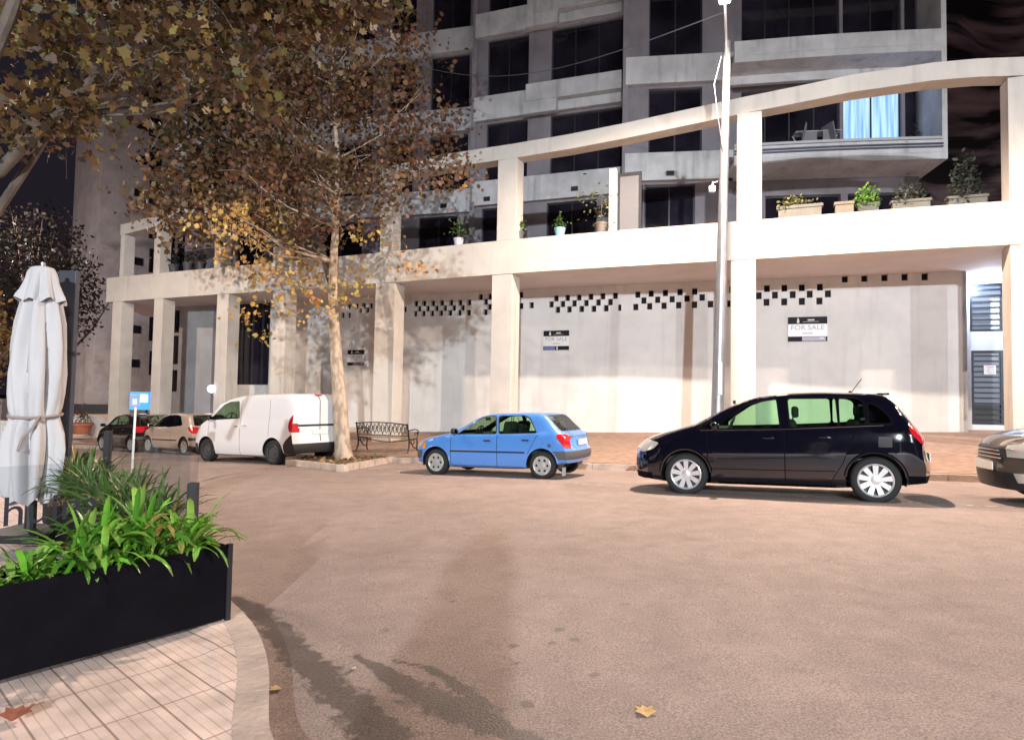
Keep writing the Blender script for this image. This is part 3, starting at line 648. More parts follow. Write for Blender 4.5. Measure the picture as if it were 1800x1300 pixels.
# hillside
def hill(x,y):
    dx=(x-10)/60; return -6+30*max(0,min(1,(y-30)/32))**.8+6*math.sin(x*.11+y*.07)+3*math.sin(x*.31-y*.2)+1.5*math.sin(x*.7+y*.5)
hm,n_,b_=nt('hill_rock'); tc=n_.nodes.new('ShaderNodeTexCoord'); mp=n_.nodes.new('ShaderNodeMapping'); mp.inputs['Rotation'].default_value=(0,R(38),0); mp.inputs['Scale'].default_value=(.10,.3,.55)
no=n_.nodes.new('ShaderNodeTexNoise'); no.inputs['Scale'].default_value=1.2; no.inputs['Detail'].default_value=7; n_.links.new(tc.outputs['Object'],mp.inputs[0]); n_.links.new(mp.outputs[0],no.inputs['Vector'])
rr=n_.nodes.new('ShaderNodeValToRGB'); rr.color_ramp.elements[0].position=.42; rr.color_ramp.elements[0].color=(.03,.02,.025,1); rr.color_ramp.elements[1].position=.62; rr.color_ramp.elements[1].color=(.62,.42,.42,1)
n_.links.new(no.outputs[0],rr.inputs[0]); n_.links.new(rr.outputs[0],b_.inputs['Base Color']); b_.inputs['Roughness'].default_value=.95
vs=[];fs=[];X=np.linspace(18,130,60);Y=np.linspace(34,80,30)
for y in Y:
    for x in X: vs.append((x,y,-5+88*((y-34)/46)**.8+1.6*math.sin(x*.31+y*.5)+1.0*math.sin(x*.8-y*.9)))
for j in range(29):
    for i in range(59): fs.append((j*60+i,j*60+i+1,(j+1)*60+i+1,(j+1)*60+i))
o=MB().add(vs,fs).build('hill',hm,smooth=True); o['kind']='structure'
#@@CARS
def lerp_prof(pr,x):
    pr=sorted(pr); 
    if x<=pr[0][0]: return pr[0][1]
    for (a,za),(b,zb) in zip(pr,pr[1:]):
        if x<=b: return za+(zb-za)*(x-a)/(b-a) if b>a else zb
    return pr[-1][1]
def sm_prof(pr,x,r=.05):
    return sum(lerp_prof(pr,x+r*k)*w for k,w in((-2,.1),(-1,.2),(0,.4),(1,.2),(2,.1)))
def cut_region(bm,poly,ax,cond):
    """cut the faces that meet cond along the outline of a convex polygon (side: x,z ; end: y,z) and return those inside"""
    i,j=(0,2) if ax=='side' else (1,2)
    x0=min(p[0] for p in poly)-.02; x1=max(p[0] for p in poly)+.02; z0=min(p[1] for p in poly)-.02; z1=max(p[1] for p in poly)+.02
    A=sum(poly[k][0]*poly[(k+1)%len(poly)][1]-poly[(k+1)%len(poly)][0]*poly[k][1] for k in range(len(poly)))
    if A<0: poly=poly[::-1]
    def near(f):
        a=[v.co[i] for v in f.verts]; b=[v.co[j] for v in f.verts]
        return max(a)>x0 and min(a)<x1 and max(b)>z0 and min(b)<z1
    loc=[f for f in bm.faces if near(f) and cond(f)]
    for k in range(len(poly)):
        p,q=poly[k],poly[(k+1)%len(poly)]
        no=Vector((0,0,0)); no[i]=q[1]-p[1]; no[j]=-(q[0]-p[0])
        if no.length<1e-7: continue
        co=Vector((0,0,0)); co[i]=p[0]; co[j]=p[1]
        g=set(loc)
        for f in loc: g.update(f.edges); g.update(f.verts)
        r=bmesh.ops.bisect_plane(bm,geom=list(g),dist=1e-5,plane_co=co,plane_no=no.normalized())
        loc=list({f for f in r['geom'] if isinstance(f,bmesh.types.BMFace) and f.is_valid})
    out=[]
    for f in loc:
        c=f.calc_center_median(); ok=True
        for k in range(len(poly)):
            p,q=poly[k],poly[(k+1)%len(poly)]
            if (q[0]-p[0])*(c[j]-p[1])-(q[1]-p[1])*(c[i]-p[0])<-1e-7: ok=False;break
        if ok: out.append(f)
    return out
def roundpoly(poly,r=.05,n=3):
    out=[]; N=len(poly)
    for k in range(N):
        p=Vector(poly[k]); a=Vector(poly[k-1])-p; b=Vector(poly[(k+1)%N])-p; ra=min(r,a.length*.45,b.length*.45)
        s=p+a.normalized()*ra; e=p+b.normalized()*ra
        for i in range(n+1):
            t=i/n; out.append(tuple(s*(1-t)**2+p*(2*t*(1-t))+e*t*t))
    return out
def grow(poly,d):
    c=Vector((sum(p[0] for p in poly)/len(poly),sum(p[1] for p in poly)/len(poly))); o=[]
    for p in poly:
        v=Vector(p)-c; o.append(tuple(c+v*(1+d/max(v.length,.05))))
    return o
def split_faces(bm,faces,name,mt,parent,push=0):
    faces=[f for f in faces if f.is_valid]
    if not faces: return None
    me=bpy.data.meshes.new(name); idx={};vs=[];fs=[]
    for f in faces:
        t=[]
        for v in f.verts:
            if v not in idx: idx[v]=len(vs); vs.append(tuple(v.co+v.normal*push))
            t.append(idx[v])
        fs.append(t)
    me.from_pydata(vs,[],fs); me.materials.append(mt); me.polygons.foreach_set('use_smooth',[True]*len(fs)); me.set_sharp_from_angle(angle=R(35)); me.update()
    bmesh.ops.delete(bm,geom=faces,context='FACES')
    o=bpy.data.objects.new(name,me); scene.collection.objects.link(o); o.parent=parent; return o
def wheel(parent,x,side,y,Rt,Wd,style):
    s=1 if side>0 else -1
    mb=MB(); h=Wd/2; ri=Rt*style.get('ri',.66)
    prof=[(ri,-h*.9),(ri+.02,-h),(Rt-.03,-h),(Rt-.008,-h*.75),(Rt,-h*.4),(Rt,h*.4),(Rt-.008,h*.75),(Rt-.03,h),(ri+.02,h),(ri,h*.9)]
    mb.lathe(prof,40,(0,0,0),'Y')
    t=mb.build('wheel',M_rubber,parent,smooth=True,angle=50,loc=(x,y-s*h,Rt))
    rm=MB(); f=s*h*.80
    k=style['kind']; MA=style.get('mat',M_alloy)
    rm.lathe([(ri+.004,s*h*.95),(ri-.006,s*h*1.0),(ri-.02,s*h*.92),(ri-.03,s*h*.3),(ri-.03,-s*h*.8)],36,(0,0,0),'Y')
    if k=='spokes':
        rm.lathe([(ri-.03,s*h*.2),(.0,s*h*.15)],24,(0,0,0),'Y',1)
        n=style['n']
        for i in range(n):
            a=2*math.pi*i/n+.2; M=Matrix.Rotation(-a,4,'Y'); wd=style.get('sw',.045)
            vs=[M@Vector(v) for v in ((.05,f,-wd*.55),(ri-.012,f*1.1,-wd*.75),(ri-.012,f*1.1,wd*.75),(.05,f,wd*.55),(.05,f*.6,-wd*.55),(ri-.012,f*.8,-wd*.75),(ri-.012,f*.8,wd*.75),(.05,f*.6,wd*.55))]
            rm.add(vs,[(0,1,2,3),(0,4,5,1),(3,2,6,7),(1,5,6,2)])
        rm.lathe([(0,f*1.12),(.04,f*1.1),(.065,f*1.0),(.075,f*.7)],20,(0,0,0),'Y')
    elif k=='cap':
        rm.lathe([(0,f*1.15),(.05,f*1.12),(.07,f*1.0),(.10,f*1.02),(ri*.8,f*1.15),(ri-.01,f*1.05)],36,(0,0,0),'Y')
        for i in range(style['n']):
            a=2*math.pi*i/style['n']; c=(ri*.62*math.cos(a),f*1.13,ri*.62*math.sin(a)); rm.lathe([(0,s*.004),(.022,s*.004),(.026,0)],10,c,'Y',1)
            a2=a+math.pi/style['n']; rm.box((ri*.62*math.cos(a2),f*1.1,ri*.62*math.sin(a2)),(.10,.012,.022),0,M=Matrix.Rotation(-a2,4,'Y'))
    else:
        rm.lathe([(0,f*.95),(.05,f*.95),(.06,f*.7),(ri*.55,f*.75),(ri*.72,f*.95),(ri*.9,f*.7),(ri-.01,f*.8)],36,(0,0,0),'Y')
        for i in range(8):
            a=2*math.pi*i/8; c=(ri*.72*math.cos(a),f*.97,ri*.72*math.sin(a)); rm.lathe([(0,s*.003),(.016,s*.003),(.018,0)],8,c,'Y',1)
    rm.build('rim',[MA,M_black],t,smooth=True,angle=30)
    return t
M_tail=mat('red_lens',(.45,.012,.02),.12,coat=1); M_clear=mat('clear_lens',(.75,.75,.72),.08,.5,coat=1); M_amber=mat('amber_lens',(.8,.25,.03),.15,coat=1)
M_glassG=glassmat('green_tint_glass',(.58,.80,.62),.10); M_glassP=glassmat('privacy_glass',(.05,.06,.06),.22); M_glassC=glassmat('clear_car_glass',(.62,.70,.60),.14)
M_seat=mat('seat_cloth',(.03,.03,.034),.9,bump=.2,bscale=80); M_platem=mat('plate_white',(.72,.72,.70),.4); M_ink=mat('plate_ink',(.02,.02,.02),.5)
M_inner=mat('cabin_trim',(.025,.025,.028),.85)
def make_car(name,label,cat,org,ang,sc,S):
    root=empty(name,(org[0],org[1],gz(org[0],org[1])),math.pi-ang); root.scale=(sc,)*3; tag(root,label,cat,'cars parked along the kerb' if cat!='van' else None)
    # lean the body with the street
    f_=Vector((-math.cos(ang),math.sin(ang))); zf=gz(org[0]+f_.x*S['wb']*sc,org[1]+f_.y*S['wb']*sc); root.rotation_euler[1]=-math.atan2(zf-root.location.z,S['wb']*sc)
    top,belt,bot=S['top'],S['belt'],S['bot']; xr=S['x0']; xf=S['x1']; Wd=S['w']/2; wb=S['wb']; Rt=S['r']
    xs=np.concatenate([np.linspace(xr,xr+.5,12),np.linspace(xr+.55,xf-.65,34),np.linspace(xf-.6,xf,16)])
    yl=[0,.5,.86,.945,.985,1,1,.992,.975,.955]; NL=len(yl)
    yh=S.get('yh',[.94,.915,.885,.855,.825,.79,.70,.45,0]); zh=[.03,.22,.45,.68,.84,.93,.985,1.0,1.01]
    yo=[.93,.90,.85,.78,.68,.55,.40,.2,0]; zo=[.25,.5,.7,.85,.93,.97,.99,1,1]
    bm=bmesh.new(); rows=[]
    def nose(x,y,z):
        # plan curvature and bumper bulge at both ends
        k=S.get('sweep',.28); a=abs(y)/Wd
        if x>xf-.9: x-=k*(a**2.6)*((x-(xf-.9))/.9)**1.5
        if x<xr+.5: x+=S.get('rsweep',.14)*(a**3)*(((xr+.5)-x)/.5)**1.5
        return x
    def ring(x):
        zt=sm_prof(top,x,.035); zb=sm_prof(belt,x); z0=sm_prof(bot,x); zb=min(zb,zt-.015)
        ef=max(0,(x-(xf-.8))/.8); er=max(0,((xr+.45)-x)/.45); w=Wd*(1-.07*ef**2-.05*er**2)
        g=max(0,min(1,(zt-zb-.12)/.22)); g=g*g*(3-2*g); pts=[]
        for k in range(NL):
            fr=[0,0,0,.05,.16,.36,.56,.76,.9,1][k]; pts.append((yl[k]*w,z0+(zb-z0)*fr))
        for k in range(len(yh)):
            y=(yo[k]*(1-g)+yh[k]*g)*w; f=(zo[k]*(1-g)+zh[k]*g); pts.append((y,zb+(zt-zb)*f+(.0 if k<7 else .0)))
        return pts
    for x in xs:
        pr=ring(x); n=len(pr); row=[]
        for k in range(n): row.append(bm.verts.new((nose(x,pr[k][0],pr[k][1]),pr[k][0],pr[k][1])))
        for k in range(n-2,0,-1): row.append(bm.verts.new((nose(x,pr[k][0],pr[k][1]),-pr[k][0],pr[k][1])))
        rows.append(row)
    N=len(rows[0])
    for a,b in zip(rows,rows[1:]):
        for k in range(N): bm.faces.new((a[k],b[k],b[(k+1)%N],a[(k+1)%N]))
    # end caps with columns across so that the plan curve carries round
    for x,row,sg in ((xs[0],rows[0],-1),(xs[-1],rows[-1],1)):
        half=(N+2)//2; left=row[:half]; right=[row[0]]+row[:half-1:-1]+[row[half-1]]; right=[row[0]]+[row[N-k] for k in range(1,half-1)]+[row[half-1]]
        cols=[]; 
        for k in range(half):
            l,r_=left[k],right[k]; line=[l]
            if l is r_: line=[l]*9
            else:
                for q in range(1,8):
                    y=l.co.y*(1-q/4); zz=l.co.z; bul=0
                    line.append(bm.verts.new((nose(x,y,zz)+0*sg,y,zz)))
                line.append(r_)
            cols.append(line)
        for A_,B_ in zip(cols,cols[1:]):
            for q in range(8):
                f=[A_[q],A_[q+1],B_[q+1],B_[q]]; u=[]
                for v in f:
                    if v not in u: u.append(v)
                if len(u)>2:
                    try: bm.faces.new(u)
                    except ValueError: pass
    # bumper bulge
    for v in bm.verts:
        z=v.co.z
        bf,zf0=S.get('fb',(.05,.45)); b=math.exp(-((z-zf0)/.20)**2)
        if v.co.x>xf-.35: v.co.x+=bf*b*min(1,(v.co.x-(xf-.35))/.3)
        bf,zf0=S.get('rb',(.06,.48)); b=math.exp(-((z-zf0)/.16)**2)
        if v.co.x<xr+.3: v.co.x-=bf*b*min(1,((xr+.3)-v.co.x)/.25)
    bmesh.ops.recalc_face_normals(bm,faces=bm.faces); bm.normal_update()
    side=lambda f: abs(f.normal.y)>.25 or True
    parts={}
    # wheel arches
    for wx in (0,wb):
        ra=Rt+.055; circ=[(wx+ra*math.cos(2*math.pi*k/28),Rt+.01+ra*math.sin(2*math.pi*k/28)) for k in range(28)]
        fl=cut_region(bm,circ,'side',lambda f:min(abs(v.co.y) for v in f.verts)>Wd*.5 and f.calc_center_median().z<1.0)
        bmesh.ops.delete(bm,geom=[f for f in fl if f.is_valid],context='FACES')
    MI={'trim':1,'gap':1}
    # lower black trims: list of (poly, ax, cond)
    for poly,ax,cnd,mi in S.get('trims',[]):
        for f in cut_region(bm,poly,ax,cnd): 
            if f.is_valid: f.material_index=mi
    for poly in S.get('gaps',[]):
        for f in cut_region(bm,poly,'side',lambda f:abs(f.normal.y)>.3): f.material_index=1
    bm.normal_update()
    for poly,mt_,nm in S['sidewin']:
        pg=roundpoly(grow(poly,.028),.05); 
        for f in cut_region(bm,pg,'side',lambda f:abs(f.normal.y)>.2 and f.calc_center_median().z>.6): f.material_index=1
        pi=roundpoly(poly,.045); fl=cut_region(bm,pi,'side',lambda f:abs(f.normal.y)>.2 and f.calc_center_median().z>.6)
        for sgn in (1,-1):
            sub=[f for f in fl if f.is_valid and f.calc_center_median().y*sgn>0]
            split_faces(bm,sub,'side_window',mt_,root)
        bm.normal_update()
    if 'wind' in S:
        xc=S['wind_x']; pg=roundpoly(S['wind'],.08)
        cnd=lambda f:f.calc_center_median().x>xc and f.normal.x>.12 and f.calc_center_median().z>S['wind'][0][1]-.05
        for f in cut_region(bm,roundpoly(grow(S['wind'],.03),.08),'end',cnd): f.material_index=1
        split_faces(bm,cut_region(bm,pg,'end',cnd),'windscreen',S.get('windmat',M_glassC),root); bm.normal_update()
    if 'rwin' in S:
        xc=S['rwin_x']; cnd=lambda f:f.calc_center_median().x<xc and f.normal.x<-.12
        for f in cut_region(bm,roundpoly(grow(S['rwin'],.03),.06),'end',cnd): f.material_index=1
        split_faces(bm,cut_region(bm,roundpoly(S['rwin'],.06),'end',cnd),'rear_window',S.get('rwinmat',M_glassC),root); bm.normal_update()
    for nm,poly,mt_,cnd in S['lights']:
        fl=cut_region(bm,roundpoly(poly,.04,2),'side',cnd)
        for sgn in (1,-1): split_faces(bm,[f for f in fl if f.is_valid and f.calc_center_median().y*sgn>0],nm,mt_,root,.006)
        bm.normal_update()
    me=bpy.data.meshes.new('body'); bmesh.ops.remove_doubles(bm,verts=bm.verts,dist=1e-5); bm.to_mesh(me); bm.free()
    me.materials.append(S['paint']); me.materials.append(S.get('gapmat',M_black)); me.materials.append(S.get('paint2',M_black))
    me.polygons.foreach_set('use_smooth',[True]*len(me.polygons)); me.set_sharp_from_angle(angle=R(38)); me.update()
    body=bpy.data.objects.new('body',me); scene.collection.objects.link(body); body.parent=root
    sl=body.modifiers.new('s','SOLIDIFY'); sl.thickness=.006; sl.offset=-1; sl.use_rim=True; sl.use_quality_normals=False; body.modifiers.remove(sl)
    # arch liners and lips
    for wx in (0,wb):
        for s in (1,-1):
            ra=Rt+.055; n=22; vs=[];fs=[]
            for k in range(n+1):
                a=-.25+(math.pi+.5)*k/n; c,sn=math.cos(a),math.sin(a)
                vs+=[(wx+ra*c,s*(Wd-.05),Rt+.01+ra*sn),(wx+ra*c,s*(Wd*.52),Rt+.01+ra*sn),(wx,s*(Wd*.52),Rt)]
            for k in range(n): b=3*k; fs+=[(b,b+1,b+4,b+3),(b+1,b+2,b+4)]
            MB().add(vs,fs).build('wheel_arch',M_black,root)
            if S.get('lips',True):
                ra=Rt+.058; MB().tube([(wx+ra*math.cos(a),s*(Wd-.012),Rt+.01+ra*math.sin(a)) for a in np.linspace(.1,math.pi-.1,22)],S.get('lipr',.016),6).build('arch_lip',S.get('lipmat',S['paint']),root,smooth=True)
    for wx in (0,wb):
        for s in (1,-1): wheel(root,wx,s,s*(Wd-.025),Rt,.19,S['wheel'])
    # mirrors, handles
    for s in (1,-1):
        mx,mz=S['mirror']; mb=MB(); mb.box((mx,s*(Wd+.07),mz),(.10,.17,.12),0,bev=.035); mb.box((mx+.02,s*(Wd-.01),mz-.03),(.06,.10,.03),1); mb.add([(mx-.052,s*(Wd+.0),mz-.045),(mx-.052,s*(Wd+.14),mz-.045),(mx-.052,s*(Wd+.14),mz+.045),(mx-.052,s*(Wd+.0),mz+.045)],[(0,1,2,3)],2)
        mb.build('mirror',[S.get('mirmat',S['paint']),M_black,mat('mirror_glass',(.6,.6,.65),.03,1)],root,smooth=True,angle=40)
        for hx,hz in S['handles']:
            mb=MB(); mb.box((hx,s*(Wd+.006),hz),(.16,.03,.03),0,bev=.01); mb.build('door_handle',S.get('handmat',S['paint']),root,smooth=True)
    # cabin
    mb=MB(); zf=.28; br=S['belt'][len(S['belt'])//2][1]
    mb.box(((xr+xf)/2-.1,0,zf),(xf-xr-1.3,Wd*1.5,.04))
    mb.box((S['cowl']-.30,0,br-.12),(.35,Wd*1.7,.26),0,bev=.08)
    sc_=MB(); rp=S['roofz']
    for (sx,ys) in ((S['seat'],(-.34,.34)),)+(((S['seat2'],(-.36,0,.36)),) if S.get('seat2') is not None else ()):
        for y in ys:
            sc_.box((sx+.15,y,.52),(.50,.48,.18),bev=.06); sc_.box((sx-.14,y,.84),(.16,.46,.62),bev=.06,M=Matrix.Rotation(R(-12),4,'Y')); sc_.box((sx-.25,y,min(rp-.28,1.27)),(.10,.25,.17),bev=.04)
            sc_.tube([(sx-.2,y-.05,1.1),(sx-.24,y-.05,1.25)],.008,5); sc_.tube([(sx-.2,y+.05,1.1),(sx-.24,y+.05,1.25)],.008,5)
    sc_.build('seats',M_seat,root,smooth=True,angle=40)
    Mw=Matrix.Translation((S['cowl']-.50,.35,br+.02))@Matrix.Rotation(R(65),4,'Y'); mb.tube([Mw@Vector((.17*math.cos(a),.17*math.sin(a),0)) for a in np.linspace(0,2*math.pi,20)],.014,6,caps=False)
    mb.tube([Mw@Vector((-.16,0,0)),Mw@Vector((.16,0,0))],.018,5); mb.tube([Mw@Vector((0,-.16,0)),Mw@Vector((0,.16,0))],.018,5)
    mb.build('cabin_interior',M_inner,root,smooth=True,angle=40)
    mb=MB(); mb.box((S['cowl']-.55,0,S['roofz']-.13),(.03,.22,.06),bev=.01); mb.build('rear_view_mirror',M_inner,root)
    for k,(px_,pz_,rot,txt) in enumerate(S.get('plates',[])):
        mb=MB(); mb.box((0,0,0),(.012,.52,.11)); pl=mb.build('number_plate',M_platem,root,loc=(px_,0,pz_)); pl.rotation_euler=(0,rot,0)
        if txt:
            s=1 if px_>1 else -1
            M=Matrix.Translation((s*.0075,0,0))@Matrix.Rotation(R(90)*s,4,'Z')@Matrix.Rotation(R(90),4,'X')
            t=text_mesh('plate_text',txt,.085,M_ink,None,None,.001); t.parent=pl; t.matrix_local=M
            for v_ in (): pass
    return root
hi=lambda f:f.calc_center_median().z>.15
# ---- black compact people carrier
P_blk=paint('black_paint',(.003,.003,.008),.0,.07); M_chrome=mat('chrome',(.75,.75,.78),.12,1)
side_c=lambda f:abs(f.normal.y)>.3
golf=dict(wb=2.58,r=.325,w=1.76,x0=-.69,x1=3.44,paint=P_blk,cowl=2.45,roofz=1.56,seat=1.25,seat2=.35,
 top=[(3.44,.68),(3.38,.77),(3.25,.86),(3.0,.95),(2.7,1.03),(2.45,1.10),(2.1,1.28),(1.75,1.44),(1.5,1.51),(1.1,1.565),(.7,1.575),(.3,1.56),(.0,1.54),(-.16,1.52),(-.30,1.40),(-.46,1.22),(-.58,1.04),(-.66,.93),(-.69,.86)],
 belt=[(3.44,.64),(3.1,.80),(2.6,.95),(2.3,.99),(1,1.02),(0,1.06),(-.5,1.06),(-.74,.86)],
 bot=[(3.44,.24),(3.0,.20),(2,.19),(.5,.19),(-.4,.26),(-.74,.30)],
 yh=[.94,.92,.89,.86,.83,.80,.72,.45,0],
 sidewin=[([(2.14,1.03),(1.93,1.20),(1.68,1.37),(1.50,1.435),(1.26,1.47),(1.22,1.05)],M_glassG,'w'),([(2.40,1.035),(2.20,1.035),(2.20,1.15)],M_glassG,'w'),([(1.07,1.055),(1.10,1.475),(.47,1.475),(.45,1.08)],M_glassG,'w'),([(.42,1.08),(.42,1.475),(.22,1.465),(.12,1.42),(.10,1.11)],M_glassG,'w'),([(.05,1.12),(.05,1.40),(-.06,1.35),(-.20,1.20),(-.22,1.12)],M_glassP,'w')],
 wind=[(-.66,1.12),(.66,1.12),(.52,1.50),(-.52,1.50)],wind_x=1.3,windmat=M_glassC,
 rwin=[(-.56,1.08),(.56,1.08),(.48,1.44),(-.48,1.44)],rwin_x=-.14,rwinmat=M_glassP,
 lights=[('headlight',[(3.42,.66),(3.42,.80),(3.22,.85),(2.98,.80),(3.08,.70),(3.25,.65)],M_clear,lambda f:f.normal.z<.95),('tail_light',[(-.80,.80),(-.80,1.02),(-.62,1.08),(-.42,1.08),(-.44,.98),(-.58,.82)],M_tail,lambda f:abs(f.calc_center_median().y)>.48)],
 trims=[([(3.6,.20),(3.6,.34),(3.1,.34),(3.1,.20)],'side',hi,1),([(-.9,.28),(-.9,.40),(-.4,.40),(-.4,.28)],'side',hi,1),([(2.1,.18),(2.1,.24),(.5,.24),(.5,.18)],'side',hi,1)],
 gaps=[[(2.24,.30),(2.255,.30),(2.255,1.0),(2.24,1.0)],[(1.155,.28),(1.168,.28),(1.168,1.0),(1.155,1.0)],[(.40,.55),(.412,.55),(.25,.98),(.238,.98)],[(.55,.30),(.562,.30),(.412,.55),(.40,.55)],[(2.25,.26),(2.25,.272),(.55,.272),(.55,.26)],[(2.2,.42),(2.2,.432),(.5,.442),(.5,.43)]],
 wheel=dict(kind='spokes',n=9,sw=.05,ri=.70),mirror=(2.12,1.07),handles=[(1.38,.90),(.62,.92)],plates=[(-.757,.62,0,'')],handmat=P_blk,gapmat=mat('black_rubber_trim',(.0025,.0025,.0035),.8,spec=.08),sweep=.34,lipr=.022)
bk=make_car('parked_car','shiny black tall hatchback parked at the kerb between the blue hatchback and the brown car','car',(5.38,9.85),.40,.992,golf)
mb=MB(); mb.tube([(.20,.0,1.56),(.05,.0,1.77)],.006,5); mb.tube([(.23,0,1.555),(.20,0,1.58)],.02,8); mb.build('aerial',M_black,bk)
mb=MB(); mb.box((-.17,.0,1.527),(.16,1.05,.03),bev=.012); mb.build('spoiler',P_blk,bk,smooth=True)
mb=MB(); mb.tube([(2.35,.866,1.005),(1.2,.872,1.028),(.3,.868,1.07),(-.12,.85,1.09)],.007,5); mb.tube([(2.35,-.866,1.005),(1.2,-.872,1.028),(.3,-.868,1.07),(-.12,-.85,1.09)],.007,5); mb.build('window_trim',M_chrome,bk)
mb=MB(); mb.box((-.13,.885,.86),(.17,.006,.15),bev=.002); mb.build('fuel_flap',P_blk,bk)
# ---- blue small hatchback
P_blu=paint('blue_paint',(.075,.235,.62),.0,.28)
M_bump=mat('grey_bumper',(.075,.07,.075),.6,bump=.1,bscale=150)
blue=dict(wb=2.44,r=.283,w=1.61,x0=-.56,x1=3.12,paint=P_blu,cowl=2.12,roofz=1.32,seat=1.05,seat2=.25,
 top=[(3.12,.60),(3.07,.70),(2.9,.775),(2.6,.83),(2.3,.88),(2.1,.925),(1.75,1.11),(1.45,1.25),(1.25,1.295),(.9,1.325),(.5,1.33),(.1,1.315),(.0,1.30),(-.2,1.14),(-.38,.98),(-.48,.92),(-.56,.86)],
 belt=[(3.12,.56),(2.8,.74),(2.3,.83),(2.0,.86),(1,.88),(0,.91),(-.3,.92),(-.56,.80)],
 bot=[(3.12,.30),(2.8,.22),(2,.19),(.5,.19),(-.3,.28),(-.56,.34)],
 sidewin=[([(1.92,.89),(1.60,1.09),(1.36,1.215),(1.20,1.25),(1.06,1.26),(1.02,.905)],M_glassG,'w'),([(.93,.905),(.97,1.262),(.42,1.26),(.30,1.22),(.12,.93)],M_glassG,'w')],
 wind=[(-.60,.95),(.60,.95),(.50,1.255),(-.50,1.255)],wind_x=1.1,rwin=[(-.60,.965),(.60,.965),(.52,1.27),(-.52,1.27)],rwin_x=.10,rwinmat=M_glassC,
 lights=[('headlight',[(3.2,.60),(3.2,.70),(2.90,.735),(2.78,.72),(2.80,.60)],M_clear,lambda f:abs(f.calc_center_median().y)>.36),('indicator',[(2.795,.56),(2.775,.72),(2.70,.70),(2.68,.575)],M_amber,lambda f:abs(f.calc_center_median().y)>.3),('tail_light',[(-.70,.62),(-.70,.80),(-.50,.90),(-.30,.90),(-.32,.82),(-.46,.66),(-.5,.62)],M_tail,lambda f:abs(f.calc_center_median().y)>.53)],
 trims=[([(3.4,.36),(3.4,.545),(2.78,.545),(2.78,.36)],'side',hi,2),([(-.8,.40),(-.8,.57),(-.16,.57),(-.30,.40)],'side',hi,2),([(2.08,.515),(2.08,.55),(.36,.55),(.36,.515)],'side',side_c,1),([(3.4,.6),(3.4,.68),(2.9,.68),(2.9,.6)],'side',lambda f:abs(f.calc_center_median().y)<.36 and f.normal.x>.5,1)],
 gaps=[[(2.06,.24),(2.072,.24),(2.072,.86),(2.06,.86)],[(.975,.22),(.987,.22),(.987,.88),(.975,.88)],[(.30,.50),(.312,.50),(.10,.88),(.088,.88)],[(2.06,.235),(2.06,.245),(.45,.245),(.45,.235)]],
 wheel=dict(kind='cap',n=6,ri=.66,mat=mat('hubcap',(.42,.42,.40),.4,.3)),mirror=(1.93,.95),handles=[(1.20,.76),(.34,.78)],handmat=M_black,mirmat=M_black,paint2=M_bump,plates=[(-.60,.73,0,'')],sweep=.30,rb=(.09,.49),lipr=.012)
bl=make_car('parked_car','light blue old hatchback parked at the kerb right of the iron bench','car',(.93,13.40),.43,.975,blue)
mb=MB(); mb.lathe([(0,.808),(.035,.808),(.04,.80)],16,(-.17,0,.68),'Y'); mb.build('fuel_cap',mat('cap_dark',(.04,.06,.16),.5),bl,smooth=True)
mb=MB(); mb.box((-.43,.68,.17),(.02,.16,.16)); mb.build('mud_flap',mat('flap',(.3,.33,.36),.6),bl)
